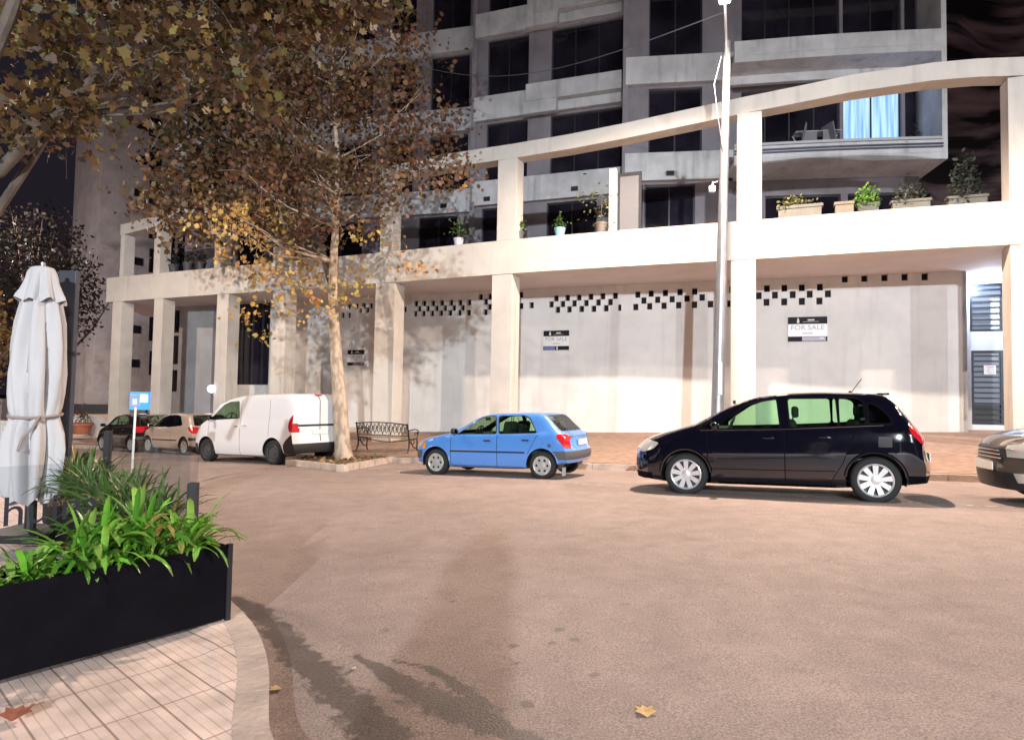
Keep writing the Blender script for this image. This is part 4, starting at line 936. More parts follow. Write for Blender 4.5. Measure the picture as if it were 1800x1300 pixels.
# ---- white delivery van
P_wht=paint('white_van_paint',(.72,.72,.74),.0,.35)
van=dict(wb=2.72,r=.325,w=1.86,x0=-.72,x1=3.58,paint=P_wht,cowl=2.95,roofz=1.80,seat=1.45,
 top=[(3.58,.80),(3.53,.92),(3.35,1.05),(3.1,1.13),(2.95,1.18),(2.5,1.43),(2.15,1.63),(1.85,1.74),(1.4,1.81),(.8,1.845),(.1,1.85),(-.45,1.835),(-.64,1.80),(-.69,1.70),(-.72,1.62)],
 belt=[(3.58,.72),(3.2,.98),(2.8,1.08),(2.4,1.13),(1,1.18),(0,1.20),(-.4,1.2),(-.72,1.15)],
 bot=[(3.58,.26),(3.0,.22),(2,.20),(.5,.20),(-.4,.28),(-.72,.32)],
 yh=[.955,.945,.935,.92,.905,.88,.80,.5,0],
 sidewin=[([(2.62,1.16),(2.30,1.38),(2.02,1.55),(1.80,1.62),(1.42,1.65),(1.36,1.21)],M_glassG,'w')],
 wind=[(-.74,1.20),(.74,1.20),(.62,1.70),(-.62,1.70)],wind_x=1.7,
 lights=[('headlight',[(3.7,.78),(3.7,.92),(3.4,1.0),(3.2,.98),(3.3,.86),(3.5,.78)],M_clear,lambda f:f.normal.z<.95 and abs(f.calc_center_median().y)>.4),('tail_light',[(-.85,.82),(-.85,1.30),(-.66,1.28),(-.58,1.16),(-.56,1.0),(-.60,.86)],M_tail,lambda f:abs(f.calc_center_median().y)>.75)],
 trims=[([(-.95,.30),(-.95,.82),(-.62,.82),(-.50,.66),(-.40,.58),(-.40,.30)],'side',lambda f:abs(f.calc_center_median().y)>.78,1),([(-.95,.30),(-.95,.56),(-.5,.56),(-.5,.30)],'side',hi,1),([(3.8,.25),(3.8,.52),(3.1,.52),(3.1,.25)],'side',hi,1),
   ([(-.50,.985),(.70,.985),(.70,1.04),(-.50,1.04)],'end',lambda f:f.normal.x<-.5,1),([(-.02,.60),(.01,.60),(.01,1.78),(-.02,1.78)],'end',lambda f:f.normal.x<-.3 and f.calc_center_median().x<-.4,1)],
 gaps=[[(2.62,.30),(2.632,.30),(2.632,1.12),(2.62,1.12)],[(1.28,.26),(1.292,.26),(1.292,1.68),(1.28,1.68)],[(.14,.75),(.152,.75),(.152,1.68),(.14,1.68)]],
 wheel=dict(kind='steel',ri=.66,mat=mat('steel_wheel',(.10,.10,.11),.4,.5)),mirror=(2.42,1.20),handles=[(1.46,1.02),(1.10,1.03)],plates=[(-.735,.84,0,'')],mirmat=M_black,sweep=.38,rsweep=.05,rb=(.07,.46),fb=(.05,.5),lips=False)
vn=make_car('delivery_van','white panel van parked beside the plane tree','van',(-5.56,17.42),.54,.995,van)
mb=MB(); mb.box((-.66,.0,1.80),(.06,.22,.03),bev=.008); mb.build('brake_light',M_tail,vn)
# ---- beige three-door hatchback
P_bei=paint('beige_paint',(.42,.33,.27),.15,.3)
h3=dict(wb=2.44,r=.295,w=1.65,x0=-.55,x1=3.22,paint=P_bei,cowl=2.35,roofz=1.40,seat=1.05,seat2=.25,
 top=[(3.22,.62),(3.16,.73),(2.95,.83),(2.6,.92),(2.35,.98),(1.95,1.18),(1.6,1.34),(1.3,1.40),(.9,1.425),(.5,1.425),(.1,1.39),(-.08,1.34),(-.25,1.18),(-.42,1.0),(-.5,.92),(-.55,.86)],
 belt=[(3.22,.58),(2.8,.78),(2.3,.88),(1,.93),(0,.98),(-.3,.97),(-.55,.80)],bot=[(3.22,.28),(2.8,.22),(2,.19),(.5,.19),(-.3,.27),(-.55,.32)],
 sidewin=[([(2.14,.95),(1.80,1.16),(1.50,1.31),(1.30,1.345),(.62,1.35),(.42,1.30),(.20,1.04),(.24,1.0),(1.0,.96)],M_glassP,'w')],
 wind=[(-.60,1.0),(.60,1.0),(.5,1.36),(-.5,1.36)],wind_x=1.2,rwin=[(-.62,1.0),(.62,1.0),(.52,1.34),(-.52,1.34)],rwin_x=.0,rwinmat=M_glassC,
 lights=[('headlight',[(3.3,.62),(3.3,.72),(2.9,.84),(2.75,.82),(2.95,.66)],M_clear,lambda f:abs(f.calc_center_median().y)>.36),('tail_light',[(-.70,.74),(-.70,.90),(-.45,.96),(-.22,.95),(-.30,.84),(-.45,.74)],M_tail,lambda f:abs(f.calc_center_median().y)>.50)],
 trims=[([(2.08,.48),(2.08,.52),(.42,.52),(.42,.48)],'side',side_c,1),([(-.8,.50),(-.8,.60),(-.3,.60),(-.3,.50)],'side',hi,1)],gaps=[[(2.06,.24),(2.072,.24),(2.072,.92),(2.06,.92)],[(.80,.24),(.812,.24),(.812,.94),(.80,.94)]],
 wheel=dict(kind='cap',n=5,ri=.66,mat=MATS['hubcap']),mirror=(2.1,1.0),handles=[(.98,.82)],handmat=P_bei,plates=[(-.60,.68,0,'')],sweep=.34,rb=(.08,.5))
make_car('parked_car','beige three door hatchback parked in front of the white van','car',(-9.95,21.5),.62,.95,h3)
# ---- dark five-door at the far left
P_drk=paint('dark_green_paint',(.012,.010,.010),.2,.15)
h5=dict(h3); h5.update(paint=P_drk,w=1.68,handmat=P_drk,sidewin=[([(2.10,.95),(1.80,1.16),(1.50,1.30),(1.26,1.335),(1.22,.96)],M_glassG,'w'),([(1.12,.965),(1.14,1.345),(.62,1.345),(.40,1.28),(.22,1.04)],M_glassG,'w')],
 gaps=[[(2.06,.24),(2.072,.24),(2.072,.92),(2.06,.92)],[(1.16,.24),(1.172,.24),(1.172,.94),(1.16,.94)]],handles=[(1.34,.82),(.5,.84)])
make_car('parked_car','small black hatchback at the far left end of the parked row','car',(-12.55,23.05),.64,.93,h5)
# ---- brown car at the right edge
P_brn=paint('brown_paint',(.10,.085,.07),.35,.2)
br=dict(golf); br.update(gapmat=M_black,paint=P_brn,handmat=P_brn,w=1.78,
 top=[(3.44,.74),(3.40,.84),(3.25,.92),(3.0,.98),(2.7,1.03),(2.45,1.08),(2.1,1.26),(1.75,1.40),(1.5,1.46),(1.1,1.50),(.5,1.50),(-.2,1.45),(-.42,1.40),(-.55,1.2),(-.70,.98),(-.74,.90)],
 sidewin=[([(2.14,1.03),(1.9,1.2),(1.66,1.34),(1.46,1.385),(1.24,1.40),(1.22,1.05)],M_glassP,'w'),([(1.09,1.06),(1.09,1.40),(.42,1.40),(.30,1.12)],M_glassP,'w')],
 lights=[('headlight',[(3.46,.66),(3.46,.78),(3.2,.86),(2.9,.86),(3.0,.74),(3.25,.66)],M_clear,lambda f:abs(f.calc_center_median().y)>.42 and f.normal.z<.97),('tail_light',golf['lights'][1][1],M_tail,golf['lights'][1][3]),
  ('fog_lamp',[(3.6,.34),(3.6,.46),(3.22,.46),(3.22,.34)],M_clear,lambda f:.50<abs(f.calc_center_median().y)<.74)],
 trims=golf['trims']+[([(-.46,.60),(.46,.60),(.40,.80),(-.40,.80)],'end',lambda f:f.normal.x>.4 and f.calc_center_median().x>3,1),([(-.62,.26),(.62,.26),(.55,.46),(-.55,.46)],'end',lambda f:f.normal.x>.4 and f.calc_center_median().x>3,1)],
 wheel=dict(kind='spokes',n=5,sw=.07,ri=.70),plates=[(3.50,.53,0,'')])
bn=make_car('parked_car','brown car whose nose enters at the right edge behind the black hatchback','car',(9.95,8.2),.26,1.0,br)
mb=MB(); 
for z in (.64,.69,.74): mb.box((3.455,0,z),(.012,.80-(z-.6)*.8,.012))
mb.build('grille',M_chrome,bn)
#@@STREET LAMPS
M_head=mat('lamp_head',(.2,.2,.21),.5,.4); M_bulb=mat('lamp_lens',(1,1,1),.3,emit=(1,.88,.78),es=25)
def street_lamp(lx,ly,lz,px_,py_,label,lean=0,top=9.6):
    z0=walkz(*tn(px_,py_)) if tn(px_,py_)[1]>0 else (PZ if py_<-20 else gz(px_,py_)+.1)
    r=empty('street_lamp',(px_,py_,z0)); tag(r,label,'street lamp','street lamps'); o=Vector((px_,py_,z0))
    H_=max(top,lz-z0-.2); mb=MB(); n=10
    mb.tube([(lean*(k/n),0,H_*k/n) for k in range(n+1)],[.15-.075*k/n for k in range(n+1)],16); mb.lathe([(.26,0),(.26,.03),(.17,.06),(.16,.5),(.145,.52)],16)
    mb.build('pole',M_metal,r,smooth=True,angle=40)
    h=Vector((lx,ly,lz))-o; k=(h.z-.5)/H_; s=Vector((lean*k,0,h.z-.5)); e=h+Vector((0,0,.14)); mb=MB(); mid=s.lerp(e,.5)+Vector((0,0,.18)); mb.tube([s,s.lerp(mid,.5)+Vector((0,0,.08)),mid,mid.lerp(e,.6)+Vector((0,0,.03)),e],.03,8); mb.build('arm',M_metal,r,smooth=True)
    d=(h-s); a=math.atan2(d.y,d.x); mb=MB(); mb.box(h+Vector((0,0,.115)),(.62,.26,.10),bev=.04,rz=a); hd=mb.build('lamp_head',M_head,r,smooth=True)
    mb=MB(); mb.box(h+Vector((0,0,.055)),(.46,.20,.015),rz=a); g=mb.build('lens',M_bulb,hd); return r
names=['grey street lamp pole standing on the kerb in front of the arcade column','grey street lamp pole at the left end of the street','grey street lamp pole beyond the brown car at the right','grey pole of an unseen fill lamp behind the terrace','grey pole of an unseen lamp at the far left, added to light the tower block','grey street lamp pole behind the terrace, further right, added as fill']
SL=[]
for i,(p,e_,q) in enumerate(LAMPS): SL.append(street_lamp(p[0],p[1],p[2],q[0],q[1],names[i],lean=.22 if i==0 else 0))
s0=SL[0]
mb=MB(); z=EYE+(706-322)/78.8-s0.location.z; mb.box((-.15,-.1,z-.1),(.14,.1,.14),bev=.02); mb.tube([(0,0,z+.1),(-.12,-.08,z+.06),(-.15,-.1,z-.05)],.015,6); mb.tube([(.1,0,z+.25),(.1,-.09,z),(.09,-.1,z-.9)],.012,5); mb.build('junction_box',M_white,s0,smooth=True)
mb=MB(); z=EYE+(706-665)/78.8-s0.location.z; mb.box((.03,-.15,z),(.09,.04,.72),bev=.01); mb.build('conduit',mat('pale_strip',(.6,.66,.7),.5),s0)
mb=MB(); z=7.0; mb.tube([(.05,-.1,z+2.2),(-.14,-.2,z+1.5),(-.05,-.14,z+.9),(.1,-.11,z)],.008,6); mb.build('cable_loop',M_metal,s0,smooth=True)
a=Vector((4.75,14.6,EYE+8.93)); b=hit(B0,B1,720,112); mb=MB(); mb.tube([a.lerp(b,k/14)+Vector((0,0,-1.0*math.sin(math.pi*k/14))) for k in range(15)],.012,5)
tag(mb.build('overhead_cable',M_metal),'thin overhead cable strung from the street lamp pole towards the facade','cable')
#@@SIGNS
M_signw=mat('sign_white',(.72,.73,.74),.4); M_signk=mat('sign_black',(.012,.01,.016),.6,spec=.2); M_letter=mat('sign_letters',(.30,.30,.33),.5); M_gold=mat('sign_emblem',(.6,.57,.5),.5); M_tint=mat('sign_photo',(.16,.11,.16),.35); M_blu2=mat('sign_blue',(.16,.17,.34),.3)
def sale(x0,y0,x1,y1,label,blue=0,A=None,B=None):
    A=A or (W00 if x0<1087 else W1); B=B or (W1 if x0<1087 else W3); p=hit(A,B,x0,(y0+y1)/2); q=hit(A,B,x1,(y0+y1)/2); zt=hit(A,B,(x0+x1)/2,y0).z; zb=hit(A,B,(x0+x1)/2,y1).z
    e=(B-A).normalized(); n=Vector((-e.y,e.x)); wd=(q-p).to_2d().length; ht=zt-zb; c=(p.to_2d()+q.to_2d())/2-n*.03
    r=empty('sale_sign',(c.x,c.y,(zt+zb)/2),math.atan2(e.y,e.x)); tag(r,label,'sign','for sale boards on the arcade wall')
    mb=MB(); mb.box((0,0,0),(wd,.02,ht)); mb.build('board',M_signw,r)
    mb=MB(); mb.box((0,-.012,ht*.355),(wd,.01,ht*.29)); t=mb.build('top_band',M_signk,r); mb=MB(); mb.box((0,-.012,-ht*.40),(wd,.01,ht*.20)); b=mb.build('bottom_band',M_signk,r)
    mb=MB(); u=ht*.045; mb.lathe([(0,u*2.6),(u*.5,u*2.2),(u*.45,u*1.5),(u*.9,u*.8),(u*1.0,-u*.6),(u*1.2,-u*2),(0,-u*2.2)],12,(-wd*.24,-.0165,ht*.35)); 
    mb.v=[(v[0],-.018+(v[1]+.0165)*.05,v[2]) for v in mb.v]; mb.build('emblem',M_gold,t)
    mb=MB(); mb.box((wd*.09,-.0185,ht*.37),(wd*.17,.002,ht*.055)); mb.box((wd*.09,-.0185,ht*.30),(wd*.40,.002,ht*.012)); mb.build('small_print',M_gold,t)
    mb=MB(); 
    if blue: mb.box((-wd*.26,-.0185,-ht*.40),(wd*.44,.002,ht*.18)); mb.box((wd*.04,-.0187,-ht*.40),(wd*.05,.002,ht*.16),1)
    else: mb.box((wd*.16,-.0185,-ht*.40),(wd*.6,.002,ht*.17)); mb.box((wd*.36,-.0187,-ht*.37),(wd*.10,.002,ht*.06),1)
    mb.build('photo_strip',[M_blu2 if blue else M_tint,M_gold],b)
    t=text_mesh('lettering','FOR SALE',ht*.27,M_letter,None,None,.001,space=1.02); t.parent=r; w_=max(v.co.x for v in t.data.vertices)-min(v.co.x for v in t.data.vertices); k=wd*.84/w_
    t.matrix_local=Matrix.Translation((0,-.013,ht*.055))@Matrix.Rotation(R(90),4,'X')@Matrix.Diagonal((k,1,1,1))
    mb=MB(); mb.box((wd*.0,-.0115,-ht*.17),(wd*.26,.002,ht*.035)); mb.build('phone_line',M_letter,r)
sale(1385,557,1454,600,'black and white FOR SALE board on the arcade wall right of the street lamp pole')
sale(956,581,1001,615,'black and white FOR SALE board with a blue lower band, right of the middle column',1)
sale(612,615,641,642,'smallest FOR SALE board, on the arcade wall just right of the tree trunk')
#@@BALCONY THINGS
def leafcol(o,cols,n,per):
    me=o.data; a=me.attributes.new('col','FLOAT_COLOR','POINT'); c=np.ones((len(me.vertices),4)); c[:,:3]=np.repeat(cols,per,axis=0)[:len(me.vertices)]; a.data.foreach_set('color',c.ravel())
def leafmat(name,rough=.55,tr=.25):
    m,n,b=nt(name); L=n.links; at=n.nodes.new('ShaderNodeAttribute'); at.attribute_name='col'; L.new(at.outputs['Color'],b.inputs['Base Color']); b.inputs['Roughness'].default_value=rough
    t=n.nodes.new('ShaderNodeBsdfTranslucent'); mx=n.nodes.new('ShaderNodeMixShader'); mx.inputs[0].default_value=tr; L.new(at.outputs['Color'],t.inputs[0]); L.new(b.outputs[0],mx.inputs[1]); L.new(t.outputs[0],mx.inputs[2]); L.new(mx.outputs[0],n.nodes['Material Output'].inputs[0]); return m
M_leaf=leafmat('leaf'); 
LEAF=np.array([(0,-.5),(.28,-.30),(.52,-.22),(.36,.02),(.44,.30),(.16,.24),(0,.55),(-.16,.24),(-.44,.30),(-.36,.02),(-.52,-.22),(-.28,-.30)])
OVAL=np.array([(0,-.5),(.22,-.2),(.24,.12),(0,.5),(-.24,.12),(-.22,-.2)])
def leaves(name,cen,size,cols,parent=None,shape=LEAF,mt=None,up=.35):
    n=len(cen); k=len(shape); a=rng.normal(size=(n,3)); a[:,2]*=.8; a/=np.linalg.norm(a,axis=1)[:,None]; h=rng.normal(size=(n,3)); b=np.cross(a,h); b/=np.linalg.norm(b,axis=1)[:,None]; c=np.cross(a,b)
    s=size*rng.uniform(.6,1.25,n); fold=.34*np.abs(shape[:,0])+.22*shape[:,1]**2
    V=cen[:,None,:]+s[:,None,None]*(b[:,None,:]*shape[None,:,0:1]+a[:,None,:]*shape[None,:,1:2]+c[:,None,:]*fold[None,:,None])
    V=V.reshape(-1,3); me=bpy.data.meshes.new(name); me.vertices.add(len(V)); me.vertices.foreach_set('co',V.ravel().astype('f')); me.loops.add(n*k); me.loops.foreach_set('vertex_index',np.arange(n*k)); me.polygons.add(n); me.polygons.foreach_set('loop_start',np.arange(n)*k); me.polygons.foreach_set('loop_total',np.full(n,k)); me.update(); me.validate()
    me.materials.append(mt or M_leaf); o=bpy.data.objects.new(name,me); scene.collection.objects.link(o); leafcol(o,cols,n,k)
    if parent: o.parent=parent; o.matrix_parent_inverse=Matrix.Translation(-parent.location)
    return o
def pal(base,n,v=.3):
    base=np.array(base); i=rng.integers(0,len(base),n); return np.clip(base[i]*rng.uniform(1-v,1+v,(n,1)),0,1)
GREENS=[(.05,.10,.025),(.08,.15,.03),(.035,.07,.02)]
def bush(c,r,n,size,cols,name,label,cat,pot=None,group=None,shape=OVAL):
    c=Vector(c); root=empty(name,c); tag(root,label,cat,group)
    d=rng.normal(size=(n,3)); d/=np.linalg.norm(d,axis=1)[:,None]; rr_=rng.uniform(.25,1,(n,1))**.6
    P_=d*rr_*np.array(r); P_[:,2]=np.abs(P_[:,2])*1.0; P_+=np.array(c); P_+=rng.normal(size=(n,3))*np.array(r)*.12
    leaves('foliage',P_,size,pal(cols,n),root,shape)
    mb=MB()
    for k in range(6): q=d[k]*np.array(r)*.8; mb.tube([(0,0,-.02),(q[0]*.4,q[1]*.4,abs(q[2])*.5),(q[0],q[1],abs(q[2]))],[.02,.012,.005],5)
    mb.build('stem',mat('stem',(.10,.07,.05),.9),root)
    if pot: pot(root)
    return root
def trough(x0,x1,ytop,ybot,dep,label,col=(.6,.6,.6)):
    A,e,n,h=onbeam((x0+x1)/2,(ytop+ybot)/2,dep); p=hit(A,A+e,x0,ybot); q=hit(A,A+e,x1,ybot); zt=hit(A,A+e,(x0+x1)/2,ytop).z; z0=ZB1+.003
    wd=(q-p).to_2d().length; c=(p.to_2d()+q.to_2d())/2+n*.02; r=empty('window_box',(c.x,c.y,z0),math.atan2(e.y,e.x)); tag(r,label,'planter','planter boxes along the loggia ledge'); H_=max(.15,zt-z0)
    mb=MB(); x,y=wd/2,.12; t=.025
    mb.prism([(-x*.94,-y*.9),(x*.94,-y*.9),(x*.94,y*.9),(-x*.94,y*.9)],0,H_*.86); mb.box((0,-y,H_*.93),(wd,.03,H_*.16)); mb.box((0,y,H_*.93),(wd,.03,H_*.16)); mb.box((-x,0,H_*.931),(.03,.21,H_*.16)); mb.box((x,0,H_*.931),(.03,.21,H_*.16)); mb.build('box',mat('trough%d'%int(col[0]*100),col,.7,var=.2),r)
    mb=MB(); mb.box((0,0,H_*.88),(wd*.9,.19,.02)); mb.build('soil',mat('soil',(.04,.03,.02),.95,bump=.6),r); return Vector((c.x,c.y,z0+H_*.9)),wd
DRY=[(.16,.16,.06),(.10,.12,.04),(.22,.2,.1)]
c,w_=trough(1366,1446,362,378,.75,'long white planter box with dry grass, leftmost on the right half of the ledge',(.14,.135,.115)); bush(c,(w_*.5,.12,.35),260,.10,DRY,'ledge_plant','dry grassy plant in the long white planter box','plant')
c,w_=trough(1467,1501,356,372,.75,'small cream planter box beside the bright green bush',(.19,.155,.115)); 
c2,_=trough(1507,1545,358,369,.75,'low dark planter box under the bright green bush',(.08,.08,.07)); bush(c2,(.34,.2,.50),420,.09,[(.12,.26,.03),(.08,.18,.03),(.16,.32,.05)],'ledge_plant','bright green bush on the ledge','plant')
c,w_=trough(1566,1636,352,366,.75,'pale green white planter box with dark shrub',(.14,.155,.14)); bush(c,(w_*.5,.15,.55),300,.10,[(.05,.06,.045),(.07,.07,.05)],'ledge_plant','dark shrub in the pale planter box','plant')
c,w_=trough(1664,1736,345,358,.75,'grey white planter box in the rightmost loggia bay',(.14,.14,.15)); bush(c,(w_*.55,.2,1.1),420,.12,[(.03,.04,.03),(.05,.06,.04)],'ledge_plant','tall dark leafy shrub in the rightmost loggia bay','plant')
def potplant(x,yb,dep,hr,label,potc,r=.16,n=90,cols=GREENS):
    A,e,n_,h=onbeam(x,yb,dep); z0=ZB1+.003; root=empty('potted_plant',(h.x,h.y,z0)); tag(root,label,'potted plant'); mb=MB(); mb.lathe([(0,0),(r*.7,0),(r,r*1.6),(r*1.08,r*1.6),(r*1.08,r*1.85),(r*.95,r*1.85),(r*.92,r*1.6),(0,r*1.55)],20); mb.build('pot',mat('pot%d'%int(potc[2]*100),potc,.6),root,smooth=True,angle=40)
    cen=np.array([h.x,h.y,z0+r*1.6+hr*.5])+rng.normal(size=(n,3))*np.array([hr*.22,hr*.2,hr*.3]); leaves('foliage',cen,.12,pal(cols,n),root,OVAL)
    mb=MB(); mb.tube([(0,0,r*1.5),(.02,0,r*1.6+hr*.6)],.012,5); mb.build('stem',MATS['stem'],root)
potplant(984,416,.34,.42,'small potted plant in a turquoise pot on the ledge',(.25,.5,.5)); potplant(1056,402,.32,1.25,'tall thin potted plant left of the short white post',(.16,.13,.11),.18,130,DRY)
potplant(806,432,.36,.75,'potted plant in a white pot on the ledge left of the middle column',(.55,.55,.6)); potplant(912,404,.36,.45,'dark potted plant right beside the middle upper column',(.1,.1,.12))
for k,x in enumerate((305,330,352)): potplant(x,482,.36,.5,['dark potted plant, leftmost of three in the far left loggia bay','dark potted plant, middle of three in the far left loggia bay','dark potted plant, rightmost of three in the far left loggia bay'][k],(.06,.06,.07),.2,80,[(.02,.03,.02)])
# lounge chairs on the lit balcony
def lounge(x,label):
    q=hit(DB0-nD*.9,DB1-nD*.9,x,235); z=ZR(ZP)+.225; r=empty('garden_chair',(q.x,q.y,z),math.atan2(eD.y,eD.x)); tag(r,label,'chair','chairs on the lit balcony'); r.rotation_euler[2]+=R(75 if x<1420 else -70); r.scale=(1.0,1.0,1.0)
    M_=mat('chair_mesh',(.20,.19,.21),.8); mb=MB(); mb.box((0,0,.62),(.62,.5,.06),bev=.02); mb.build('seat',M_,r); mb=MB(); mb.box((0,-.28,1.02),(.62,.05,.72),bev=.02,M=Matrix.Rotation(R(12),4,'X')); mb.build('backrest',M_,r)
    for sx in(-.28,.28):
        for sy in(-.22,.22): mb=MB(); mb.tube([(sx,sy,0),(sx,sy,.60)],.018,6); mb.build('leg',M_metal,r)
lounge(1398,'grey garden chair on the lit balcony, left one'); lounge(1470,'grey garden chair on the lit balcony, right one in front of the glowing window')
q=hit(DB0-nD*.8,DB1-nD*.8,1435,235); r=empty('clothes_rack',(q.x,q.y,ZR(ZP)+.225),math.atan2(eD.y,eD.x)); tag(r,'folding clothes rack between the two balcony chairs','clothes rack'); mb=MB()
for s in(-.5,.5): mb.tube([(s-.3,-.2,0),(s+.25,.2,1.15)],.015,5); mb.tube([(s+.3,-.2,0),(s-.25,.2,1.15)],.015,5)
for y in np.linspace(-.25,.25,5): mb.tube([(-.75,y,1.15),(.75,y,1.15)],.010,5)
mb.build('rack_frame',M_white,r); mb=MB(); mb.box((-.3,-.24,.95),(.5,.02,.42)); mb.box((.32,-.22,.98),(.34,.02,.36)); mb.build('laundry',mat('cloth_grey',(.25,.24,.27),.9),r)
q=hit(DB0-nD*.6,DB1-nD*.6,1638,210); mb=MB(); mb.lathe([(0,-.14),(.10,-.09),(.13,0),(.08,.12),(0,.15)],14,(q.x,q.y,q.z)); mb.tube([(q.x,q.y,ZR(ZP)+.23),(q.x,q.y,q.z-.12)],.02,5); tag(mb.build('balcony_lantern',mat('lantern',(1,1,1),.4,emit=(.6,.55,1),es=9),smooth=True),'small bright lantern at the right end of the lit balcony','lantern')
q=hit(DB0-nD*.7,DB1-nD*.7,1612,240); bush((q.x,q.y,ZR(ZP)+.23),(.35,.25,1.3),260,.12,[(.03,.04,.03),(.05,.06,.04)],'balcony_plant','dark bushy plant between the glowing window and the lantern','plant')
for x,lb in ((1388,'grey storage box on the upper balcony, left one'),(1432,'grey storage box on the upper balcony, right one')):
    q=hit(DB0-nD*.8,DB1-nD*.8,x,30); mb=MB(); z=ZR(ZP+2*ST)+.225; mb.box((q.x,q.y,z+.5),(.62,.4,.95),bev=.03,rz=math.atan2(eD.y,eD.x)); mb.box((q.x,q.y,z+1.0),(.66,.44,.06),bev=.02,rz=math.atan2(eD.y,eD.x)); tag(mb.build('storage_box',mat('box_grey',(.3,.28,.32),.7)),lb,'box')
#@@BENCH
def gw(x,y):
    d=ray(x,y);k=8
    for _ in range(80):
        t,n=tn(d.x*k,d.y*k); z=walkz(t,n) if n>kn(t) else gz(d.x*k,d.y*k); k+=(z-(EYE+d.z*k))/d.z*.5
    return Vector((d.x*k,d.y*k,EYE+d.z*k))
c=gw(672,795); e=Vector((math.cos(R(-24)),math.sin(R(-24)))); ln=1.75*1.0
r=empty('park_bench',(c.x,c.y,c.z),math.atan2(e.y,e.x)); tag(r,'ornate black cast iron bench standing on the pavement right of the plane tree','bench')
Lb=1.75; s_=ln/Lb; r.scale=(s_,s_*1.0,s_); hL=Lb/2
for k,sx in enumerate((-hL,hL)):
    mb=MB(); T_=lambda pts,rr=.02: mb.tube([(sx,y,z) for y,z in pts],rr,6)
    T_([(-.06,0),(-.02,.08),(.03,.2),(.04,.34),(.02,.44),(-.02,.60),(-.07,.80),(-.09,.84)],.026); T_([(.50,0),(.46,.06),(.44,.16),(.46,.28),(.44,.40),(.40,.42)],.022)
    T_([(.02,.42),(.2,.40),(.42,.42)],.022); T_([(-.03,.64),(.1,.66),(.3,.68),(.46,.66),(.52,.60),(.49,.54),(.44,.55),(.44,.60)],.018)
    T_([(.42,.42),(.47,.48),(.45,.56),(.38,.60),(.32,.56),(.34,.50)],.014); T_([(.04,.34),(.14,.30),(.24,.2),(.34,.14),(.44,.16)],.016); T_([(.12,.38),(.16,.28),(.25,.26),(.3,.33),(.26,.38)],.012)
    mb.build('end_frame',M_iron,r,smooth=True)
mb=MB(); by=lambda z:-.02-.09*(z-.44)/.38
for z,rr in ((.50,.016),(.82,.02)):
    mb.tube([(x,by(z)-.03*(1-(x/hL)**2),z+ (.045*(1-(x/hL)**2) if z>.6 else 0)) for x in np.linspace(-hL,hL,15)],rr,6)
n=13
for i in range(n):
    cx=-hL+ (i+.5)*Lb/n; u=Lb/n/2; zc=.665+.02*(1-(cx/hL)**2); y=by(zc)-.03*(1-(cx/hL)**2); sg=1 if i%2 else -1
    mb.tube([(cx+sg*u*(-1+2*t)*1.0,y,zc-.15+.32*t+.03*math.sin(6.28*t)) for t in np.linspace(0,1,7)],.010,5)
    mb.tube([(cx+u*.75*math.cos(a)*(.35+.65*a/7.5),y,zc+.02+.12*math.sin(a)*(.35+.65*a/7.5)) for a in np.linspace(0,7.5,16)],.009,5)
    mb.tube([(cx+sg*u*(1-2*t),y,zc-.12+.26*t) for t in np.linspace(0,1,3)],.008,5)
mb.build('backrest',M_iron,r,smooth=True)
mb=MB()
for i in range(7): mb.box((0,.05+i*.062,.435-.012*math.sin(i*.5)),(Lb-.02,.042,.022),bev=.006)
mb.build('seat',mat('bench_slats',(.33,.24,.16),.6,var=.3,vscale=8),r)
mb=MB(); mb.tube([(x,.22,.30+.09*(x/hL)**2*1.2) for x in np.linspace(-hL,hL,11)],.014,6); mb.build('stretcher',M_iron,r,smooth=True)
#@@TREE BED
bz=lambda p: gz(p.x,p.y)
def kerbseg(mb,a,b,w=.16,h=.14):
    d=(b-a).normalized(); n=Vector((-d.y,d.x)); Lh=(b-a).length; k=max(1,int(Lh/.9))
    for i in range(k):
        p,q=a.lerp(b,i/k),a.lerp(b,(i+1)/k-.012); mb.prism([p,q,q+n*w,p+n*w],[bz(p)-.2,bz(q)-.2]*1+[bz(q)-.2,bz(p)-.2],[bz(p)+h,bz(q)+h,bz(q)+h,bz(p)+h])
tc_=ug(603,813).to_2d()
bA,bB=bedA,bedB; u_=(bB-bA).normalized()
bC=ug(722,803).to_2d(); bD=bA+(bC-bB)*1.0
mb=MB(); kerbseg(mb,bA,bB); kerbseg(mb,bB,bC); kerbseg(mb,bC,bD); kerbseg(mb,bD,bA); o=mb.build('tree_bed_kerb',M_kerb); o['kind']='structure'
q4=[bA,bB,bC,bD]; cc_=sum(q4,Vector((0,0)))/4; q4=[p+(cc_-p).normalized()*.12 for p in q4]
mb=MB(); mb.add([(p.x,p.y,bz(p)+.11) for p in q4],[(0,1,2,3)]); o=mb.build('tree_bed_soil',mat('bed_soil',(.14,.085,.05),.95,bump=1,bscale=14,var=.6,vscale=4)); o['kind']='structure'
def inquad(n):
    out=[]
    for _ in range(n):
        a,b=rng.random(),rng.random(); p=q4[0].lerp(q4[1],a).lerp(q4[3].lerp(q4[2],a),b); out.append((p.x,p.y,bz(p)+.125+.02*rng.random()))
    return np.array(out)
cl=inquad(420); o=leaves('fallen_leaf_litter',cl,.10,pal([(.22,.12,.05),(.30,.18,.07),(.14,.08,.04),(.10,.14,.04)],420)); o['kind']='stuff'
